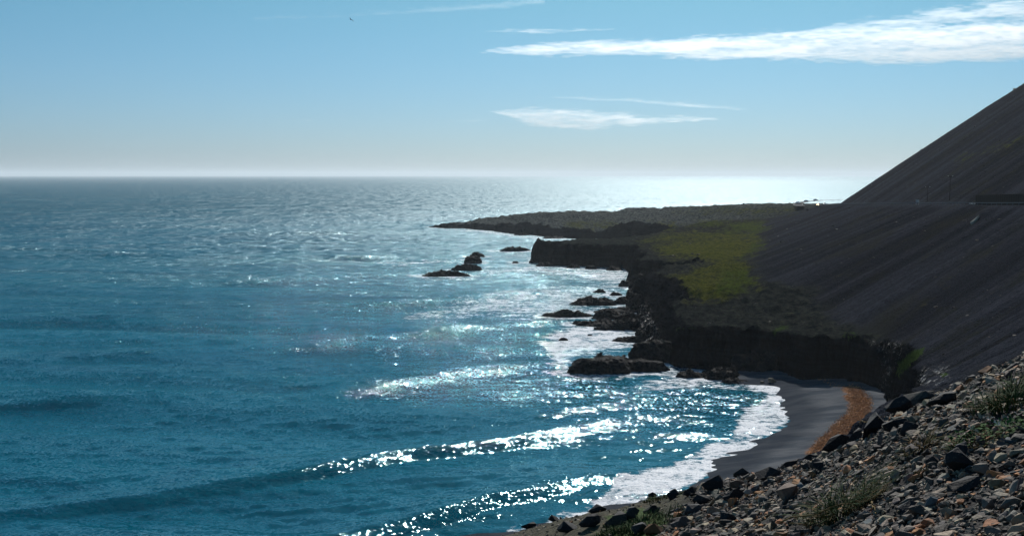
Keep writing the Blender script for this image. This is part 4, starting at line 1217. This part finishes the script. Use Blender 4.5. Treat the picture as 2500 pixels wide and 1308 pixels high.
LAND_M = [(s["px"], s["py"], s["lab"]) for s in STONES]
SHORT = {0: "the largest flat-topped boulder", 4: "the big black pointed block", 5: "the black wedge-shaped block", 12: "the upright cairn-like stone", 15: "the wide black slab", 16: "the tilted tan slab", 17: "the tan corner block",
         18: "the pale block at the right edge", 19: "the pale pinkish stone", 20: "the large pinkish tan slab", 21: "the grey squarish stone", 23: "the blue-black block", 36: "the big dark block by the earth", 37: "the top black block",
         25: "the largest bottom-edge boulder", 30: "the dark boulder in the moss", 42: "the pale bottom-edge boulder", 43: "the rust-orange bottom stone", 48: "the rust-orange slab", 34: "the angular boulder on the earth", 41: "the dark block left of the pinkish slab"}
LM = [(BIG[k][0], BIG[k][1], nm) for k, nm in SHORT.items()] + [(2060, 1235, "the large grass tuft"), (2415, 1045, "the white flowers"), (2475, 985, "the leafy clump at the right edge"), (2250, 1085, "the small brown tuft")]
RNG2 = random.Random(5)
for i in ind:
    STONES.append(dict(p=(sx_[i], sy_[i], sz_[i]), n=bank_n(sx_[i], sy_[i]), W=size[i], Hh=None, k=int(kk[i]), rgb=tuple(np.array(TONES[tone[i]][1]) * jit[i]), tone=TONES[tone[i]][0], lab=None, name="stone", w=wpx[i], px=qx[i], py=qy[i],
                       yaw=yaw[i], tilt=tilt[i], tdir=tdir[i]))
used = {}
for s in STONES:
    me, V, F, szp = PROTO[s["k"]]
    o = bpy.data.objects.new(s["name"], me); COL.objects.link(o)
    if s["Hh"] is None:
        m_ = stone_frame(s["n"], s["yaw"], s["tilt"], s["tdir"]).to_4x4()
        sc = (s["W"],) * 3; lift = s["W"] * szp * .22
    else:
        yw = RNG2.uniform(-.5, .5)
        m_ = stone_frame(s["n"], yw, RNG2.uniform(0, .22), RNG2.uniform(0, 6.28)).to_4x4()
        sc = (s["W"] * .95, s["W"] * .85, s["Hh"] / szp * .85); lift = s["Hh"] * .30
    o.matrix_world = Matrix.Translation((s["p"][0], s["p"][1], s["p"][2] + lift)) @ m_ @ Matrix.Diagonal((*sc, 1))
    o.color = (*s["rgb"], 1)
    if s["lab"] is None:
        shape = "flat" if szp < .34 else ("blocky" if szp > .52 else "angular")
        siz = "fist-sized" if s["W"] < .085 else "hand-long"
        c1 = sorted(((s["px"] - a_) ** 2 + (1.4 * (s["py"] - b_)) ** 2, a_, b_, nm) for (a_, b_, nm) in LM)
        lab = None
        for (_, a_, b_, nm) in c1[:3]:
            dx_, dy_ = s["px"] - a_, s["py"] - b_
            dist = "close " if math.hypot(dx_, dy_) < 60 else ""
            rel = ("right of" if dx_ > 0 else "left of") if abs(dx_) > abs(dy_) * 1.2 else ("beyond" if dy_ < 0 else "in front of")
            lab = f"{siz} {s['tone']} {shape} stone {dist}{rel} {nm}"
            if lab not in used: break
        s["lab"] = lab
    used[s["lab"]] = used.get(s["lab"], 0) + 1
    tag(o, s["lab"], "boulder" if s["name"] == "boulder" else "stone", "loose stones on the bank" if s["name"] == "stone" else "boulders on the bank")

# ------------------------------------------------------------------ plants on the bank
def blade_mat(name, c0, c1):
    t = NT(name)
    n1 = t.noise(t.pos(), 25, 3)
    t.p(Base_Color=t.mix(t.ramp(n1, .3, .7), c0, c1), Roughness=.8)
    t.b.inputs['Specular IOR Level'].default_value = .08
    return t.m
M_BL_G = blade_mat("green_blade", (.016, .040, .014), (.055, .085, .028))
M_BL_D = blade_mat("dry_blade", (.08, .055, .020), (.20, .145, .07))
def blades(n, spread, h0, h1, w, seed, lean=.8, flat=0.0):
    r_ = np.random.default_rng(seed); V, F = [], []
    for _ in range(n):
        a = r_.uniform(0, 6.283); q_ = spread * math.sqrt(r_.uniform(0, 1))
        x, y = q_ * math.cos(a), q_ * math.sin(a) * .75
        h = r_.uniform(h0, h1); d_ = a + r_.normal(0, .7); le = abs(r_.normal(lean, .3))
        wd = w * r_.uniform(.6, 1.3); k = len(V); pr = d_ + math.pi / 2
        zg = 0.0
        for j in range(5):
            t_ = j / 4
            ox, oy = h * le * t_ ** 1.7 * math.cos(d_), h * le * t_ ** 1.7 * math.sin(d_)
            oz = h * (t_ - .38 * le * t_ ** 2.2)
            ww = wd * (1 - t_ ** 1.5) + .0006
            for sgn in (-1, 1): V.append((x + ox + sgn * ww * math.cos(pr), y + oy + sgn * ww * math.sin(pr), zg + oz))
        for j in range(4): F.append((k + 2 * j, k + 2 * j + 1, k + 2 * j + 3, k + 2 * j + 2))
    return np.array(V), np.array(F)
def settle(V, x, y):
    g0 = bank(np.array([x]), np.array([y]))[0]
    V[:, 2] += bank(V[:, 0] + x, V[:, 1] + y) - g0
    return V, (x, y, g0 - .01)
def tuft(px, py, n, spread, h0, h1, w, label, seed, dry=.3, lean=.8, cat="grass", name="grass_tuft"):
    x, y, z = bank_hit(px, py)
    e = empty(name, (x, y, z)); tag(e, label, cat, "plants on the stony bank")
    g0 = bank(np.array([x]), np.array([y]))[0]
    for nm, m_, cnt, sd, s_ in (("green_blades", M_BL_G, int(n * (1 - dry)), seed, 1.0), ("dry_blades", M_BL_D, int(n * dry), seed + 1, .8)):
        if cnt < 3: continue
        V, F = blades(cnt, spread, h0, h1 * s_, w, sd, lean)
        V[:, 2] += bank(V[:, 0] * .9 + x, V[:, 1] * .9 + y) - g0
        link(nm, mesh_np(V, F, True), m_, e)
    return e
tuft(2045, 1258, 420, .17, .04, .22, .0016, "large sprawling tuft of long green and dry grass among the stones", 31, .32, 1.0)
tuft(2115, 1225, 160, .11, .03, .13, .0016, "smaller yellowing tuft joined to the large tuft's upper right", 35, .5, .8)
tuft(2252, 1092, 110, .12, .04, .13, .0025, "small brown dried tuft in the middle of the stones", 41, .85, .9)
tuft(2478, 990, 420, .24, .05, .17, .003, "dark leafy grass clump at the right edge of the bank", 45, .18, .9)
tuft(2490, 945, 150, .16, .04, .13, .003, "smaller yellow-green clump above the right-edge clump", 47, .35, .9)
tuft(2380, 1085, 200, .14, .03, .09, .0025, "low brownish grass mat under the white flowers", 49, .6, .9)
tuft(1560, 1285, 600, .34, .03, .08, .003, "low green grass patch at the bottom edge among boulders", 51, .12, .7)
tuft(1500, 1310, 300, .30, .03, .08, .003, "bright green grass at the bottom edge under the dark cluster", 53, .1, .7)
tuft(1640, 1210, 400, .25, .03, .07, .003, "thin green fringe in the middle of the bare earth", 55, .2, .7)

# sea campion: leaves and three white flowers with pink calyces
M_LEAF = blade_mat("campion_leaf", (.020, .06, .018), (.06, .13, .035))
M_PETAL = plain("white_petal", (.75, .74, .70), .6, .06); M_CALYX = plain("pink_calyx", (.28, .17, .13), .6, .15)
x, y, z = bank_hit(2425, 1066)
e = empty("campion_plant", (x, y, z)); tag(e, "low leafy plant with white flowers among the stones", "flowering plant", "plants on the stony bank")
V, F = [], []
r_ = np.random.default_rng(77)
for _ in range(260):
    q_ = .20 * math.sqrt(r_.uniform(0, 1)); a = r_.uniform(0, 6.28); cx, cy = q_ * math.cos(a) * 1.2, q_ * math.sin(a) * .7
    cz = float(bank(np.array([x + cx]), np.array([y + cy]))[0]) - z + r_.uniform(.01, .07)
    L = r_.uniform(.018, .034); wdt = L * .35; d_ = r_.uniform(0, 6.28); up_ = r_.uniform(-.2, .9)
    ux, uy, uz = math.cos(d_) * math.cos(up_), math.sin(d_) * math.cos(up_), math.sin(up_); qx_, qy_ = -math.sin(d_), math.cos(d_); k = len(V)
    for (f_, g_, b_) in ((0, 0, 0), (.5, -1, .1), (1, 0, 0), (.5, 1, .1), (.5, 0, -.05)):
        V.append((cx + ux * L * f_ + qx_ * wdt * g_, cy + uy * L * f_ + qy_ * wdt * g_, cz + uz * L * f_ + L * b_))
    F += [(k, k + 1, k + 4), (k + 1, k + 2, k + 4), (k + 2, k + 3, k + 4), (k + 3, k, k + 4)]
link("leaves", mesh_np(V, F, True), M_LEAF, e)
for (fpx_, fpy2, tilt_) in ((2413, 1032, .25), (2434, 1050, .9), (2370, 1058, 1.0)):
    hx, hy, hz = bank_hit(fpx_, fpy2 + 14)
    dist = hy
    c = Vector((hx - x, hy - y, hz - z + .045))
    rot_ = Matrix.Rotation(tilt_, 4, 'Y') @ Matrix.Rotation(-.3, 4, 'X')
    bm = bmesh.new()
    for k in range(5):
        a = k * 2 * math.pi / 5
        for half in (-.22, .22):
            ring = []
            for (rr_, aa, zz) in ((.003, 0, 0), (.016, -.16, .010), (.030, -.14, .013), (.034, 0, .010), (.030, .14, .013), (.016, .16, .010)):
                ring.append(bm.verts.new((rr_ * math.cos(a + half + aa), rr_ * math.sin(a + half + aa), zz + .002 * k)))
            bm.faces.new(ring)
    bmesh.ops.transform(bm, matrix=Matrix.Translation(c) @ rot_, verts=bm.verts)
    fl = bm_obj("flower", bm, M_PETAL, e)
    bm = bmesh.new()
    bmesh.ops.create_uvsphere(bm, u_segments=12, v_segments=8, radius=.014, matrix=Matrix.Translation(c) @ rot_ @ Matrix.Translation((0, 0, -.018)) @ Matrix.Diagonal((1, 1, 1.7, 1)))
    bm_obj("calyx", bm, M_CALYX, fl, smooth=True)
    bm = bmesh.new(); p1 = c + (rot_ @ Vector((0, 0, -.04))).xyz
    cyl_bm(bm, (p1.x, p1.y, p1.z), (p1.x * .9, p1.y * .9, p1.z - .06), .0025, .0025, 6); bm_obj("stem", bm, M_LEAF, fl)

# dry twigs lying on the stones
for (a0, b0, a1, b1, lab) in ((2098, 1046, 2152, 1062, "pale dry twig lying over the big black pointed block"), (1905, 1296, 2150, 1232, "long thin dry stalk slanting across the stones under the grass tuft"), (2230, 1182, 2265, 1164, "short brown twig between the tuft and the upright stone"),
                              (2126, 1250, 2140, 1280, "bent pale straw beside the pale pinkish stone")):
    x0, y0, z0 = bank_hit(a0, b0); x1, y1, z1 = bank_hit(a1, b1)
    bm = bmesh.new(); n_ = 8; prev = None
    hgt = .12 if a0 == 2098 else .05
    pts = [Vector((x0 + (x1 - x0) * k / n_, y0 + (y1 - y0) * k / n_, z0 + (z1 - z0) * k / n_ + hgt + .012 * math.sin(k * 1.7))) for k in range(n_ + 1)]
    org = pts[0].copy()
    for k in range(n_): cyl_bm(bm, pts[k] - org, pts[k + 1] - org, .0045 * (1 - k / n_ * .6), .0045 * (1 - (k + 1) / n_ * .6), 6)
    o = bm_obj("twig", bm, M_BL_D, loc=org, smooth=True); tag(o, lab, "twig", "dry twigs on the bank")

# ------------------------------------------------------------------ clouds: thin bodies of scattering air, thickness dying out to the edges
def cloud_mat(name, dens, g=.55):
    m = bpy.data.materials.new(name); m.use_nodes = True
    nt = m.node_tree; nt.nodes.remove(nt.nodes["Principled BSDF"])
    v = nt.nodes.new("ShaderNodeVolumePrincipled")
    v.inputs["Color"].default_value = (1, .985, .985, 1); v.inputs["Density"].default_value = dens; v.inputs["Anisotropy"].default_value = g
    nt.links.new(v.outputs[0], nt.nodes["Material Output"].inputs["Volume"])
    return m
M_CLOUD = cloud_mat("cloud_material", .0014, .72)
M_WISP = cloud_mat("wisp_material", .0026, .72)
def cloud(x0, x1, y0, y1, env, depth, thick, label, seed, nx=420, ny=90, fx=70.0, fy=9.0, amp=.8):
    px, py = np.meshgrid(np.linspace(x0, x1, nx), np.linspace(y0, y1, ny))
    nz = fbm(px / fx + .02 * py, py / fy, 5, seed) * amp + .55 * fbm(px / 20, py / 3.5, 4, seed + 7)
    t_ = np.clip(env(px, py) + .25 + nz, 0, 1.6)
    t_ = thick * (t_ ** 1.3)
    dep = depth - (py - y0) / (y1 - y0 + 1e-6) * thick * 2.0
    a = PD(px, py, dep - t_ / 2); b = PD(px, py, dep + t_ / 2)
    Vf = np.stack([np.broadcast_to(k, px.shape) for k in a], -1).reshape(-1, 3); Vb = np.stack([np.broadcast_to(k, px.shape) for k in b], -1).reshape(-1, 3)
    Q = quads(ny, nx)[:, ::-1]; live = (t_.ravel()[Q].max(1) > 0)
    Q = Q[live]; F = np.vstack([Q, Q[:, ::-1] + len(Vf)])
    V = np.vstack([Vf, Vb]); v_, f_, _ = compact(V, F, {})
    bm = bmesh.new(); me = mesh_np(v_, f_, True); bm.from_mesh(me)
    bmesh.ops.remove_doubles(bm, verts=bm.verts, dist=.05); bm.to_mesh(me); bm.free()
    o = link("cloud", me, M_CLOUD if thick > 250 else M_WISP); tag(o, label, "cloud", "clouds over the sea")
def band(tops, bots, soft):
    tx, ty = zip(*tops); bx_, by_ = zip(*bots)
    def env(px, py):
        a = (py - np.interp(px, tx, ty)) / soft; b = (np.interp(px, bx_, by_) - py) / (soft * .7)
        return np.clip(np.minimum(a, b), -3, 1.0)
    return env
cloud(1150, 2720, -30, 175, band([(1150, 130), (1190, 124), (1300, 108), (1430, 100), (1600, 96), (1800, 86), (2000, 74), (2200, 66), (2400, 56), (2720, 40)], [(1150, 122), (1190, 127), (1300, 136), (1450, 138), (1600, 136), (1750, 149), (1900, 148), (2100, 156), (2300, 153), (2500, 146), (2720, 140)], 16), 16000, 520,
      "long white cloud bank stretching in from the right edge", 301, 620, 130, 90, 12)
cloud(1850, 2720, -60, 100, band([(1850, 90), (1990, 72), (2150, 48), (2300, 20), (2420, 5), (2720, -30)], [(1850, 85), (1990, 80), (2150, 72), (2300, 62), (2500, 45), (2720, 20)], 20), 17500, 300,
      "ragged upper cloud fringe above the long white bank", 311, 420, 110, 60, 9, 1.0)
cloud(1300, 1830, 225, 280, band([(1300, 240), (1400, 236), (1550, 242), (1700, 252), (1830, 268)], [(1300, 238), (1400, 242), (1550, 250), (1700, 264), (1800, 269), (1830, 266)], 7), 19000, 110,
      "thin streak of cloud sloping down to the right", 321, 300, 40, 60, 6, .45)
cloud(1190, 1780, 250, 335, band([(1190, 275), (1240, 268), (1330, 264), (1500, 274), (1600, 284), (1720, 287), (1760, 296), (1780, 305)], [(1190, 270), (1290, 305), (1340, 316), (1450, 316), (1580, 304), (1700, 296), (1780, 288)], 11), 18500, 190,
      "feathered flat cloud below the thin streak", 331, 360, 60, 50, 7, .95)
cloud(1170, 1500, 60, 95, band([(1170, 80), (1210, 74), (1320, 73), (1500, 70)], [(1170, 78), (1300, 83), (1400, 79), (1500, 74)], 7), 17000, 110,
      "small wisp above the left tip of the long bank", 341, 220, 36, 40, 6, .8)
cloud(1090, 1200, 286, 304, band([(1090, 296), (1200, 292)], [(1090, 296), (1150, 298), (1200, 295)], 4), 19000, 60, "tiny flat wisp left of the feathered cloud", 351, 120, 24, 30, 5, .5)
cloud(660, 760, 288, 300, band([(660, 294), (740, 292)], [(660, 294), (740, 296)], 4), 19500, 40, "tiny faint wisp low over the left sea", 361, 100, 20, 30, 5, .5)
cloud(620, 1330, -20, 60, band([(620, 46), (850, 36), (1100, 16), (1330, -8)], [(620, 46), (850, 42), (1100, 30), (1330, 12)], 12), 17500, 45, "faint veil streak near the top of the sky", 371, 300, 50, 160, 10, .5)

# ------------------------------------------------------------------ air
m = bpy.data.materials.new("haze_material"); m.use_nodes = True
nt = m.node_tree; nt.nodes.remove(nt.nodes["Principled BSDF"])
v = nt.nodes.new("ShaderNodeVolumePrincipled")
v.inputs["Color"].default_value = (.88, .95, 1.0, 1); v.inputs["Density"].default_value = 4.5e-5; v.inputs["Anisotropy"].default_value = .3
nt.links.new(v.outputs[0], nt.nodes["Material Output"].inputs["Volume"])
bm = bmesh.new(); box_bm(bm, (0, 0, 100), (128000, 128000, 206))
hz_ = bm_obj("haze", bm, m); tag(hz_, "pale sea haze softening the horizon", "haze", kind="stuff")
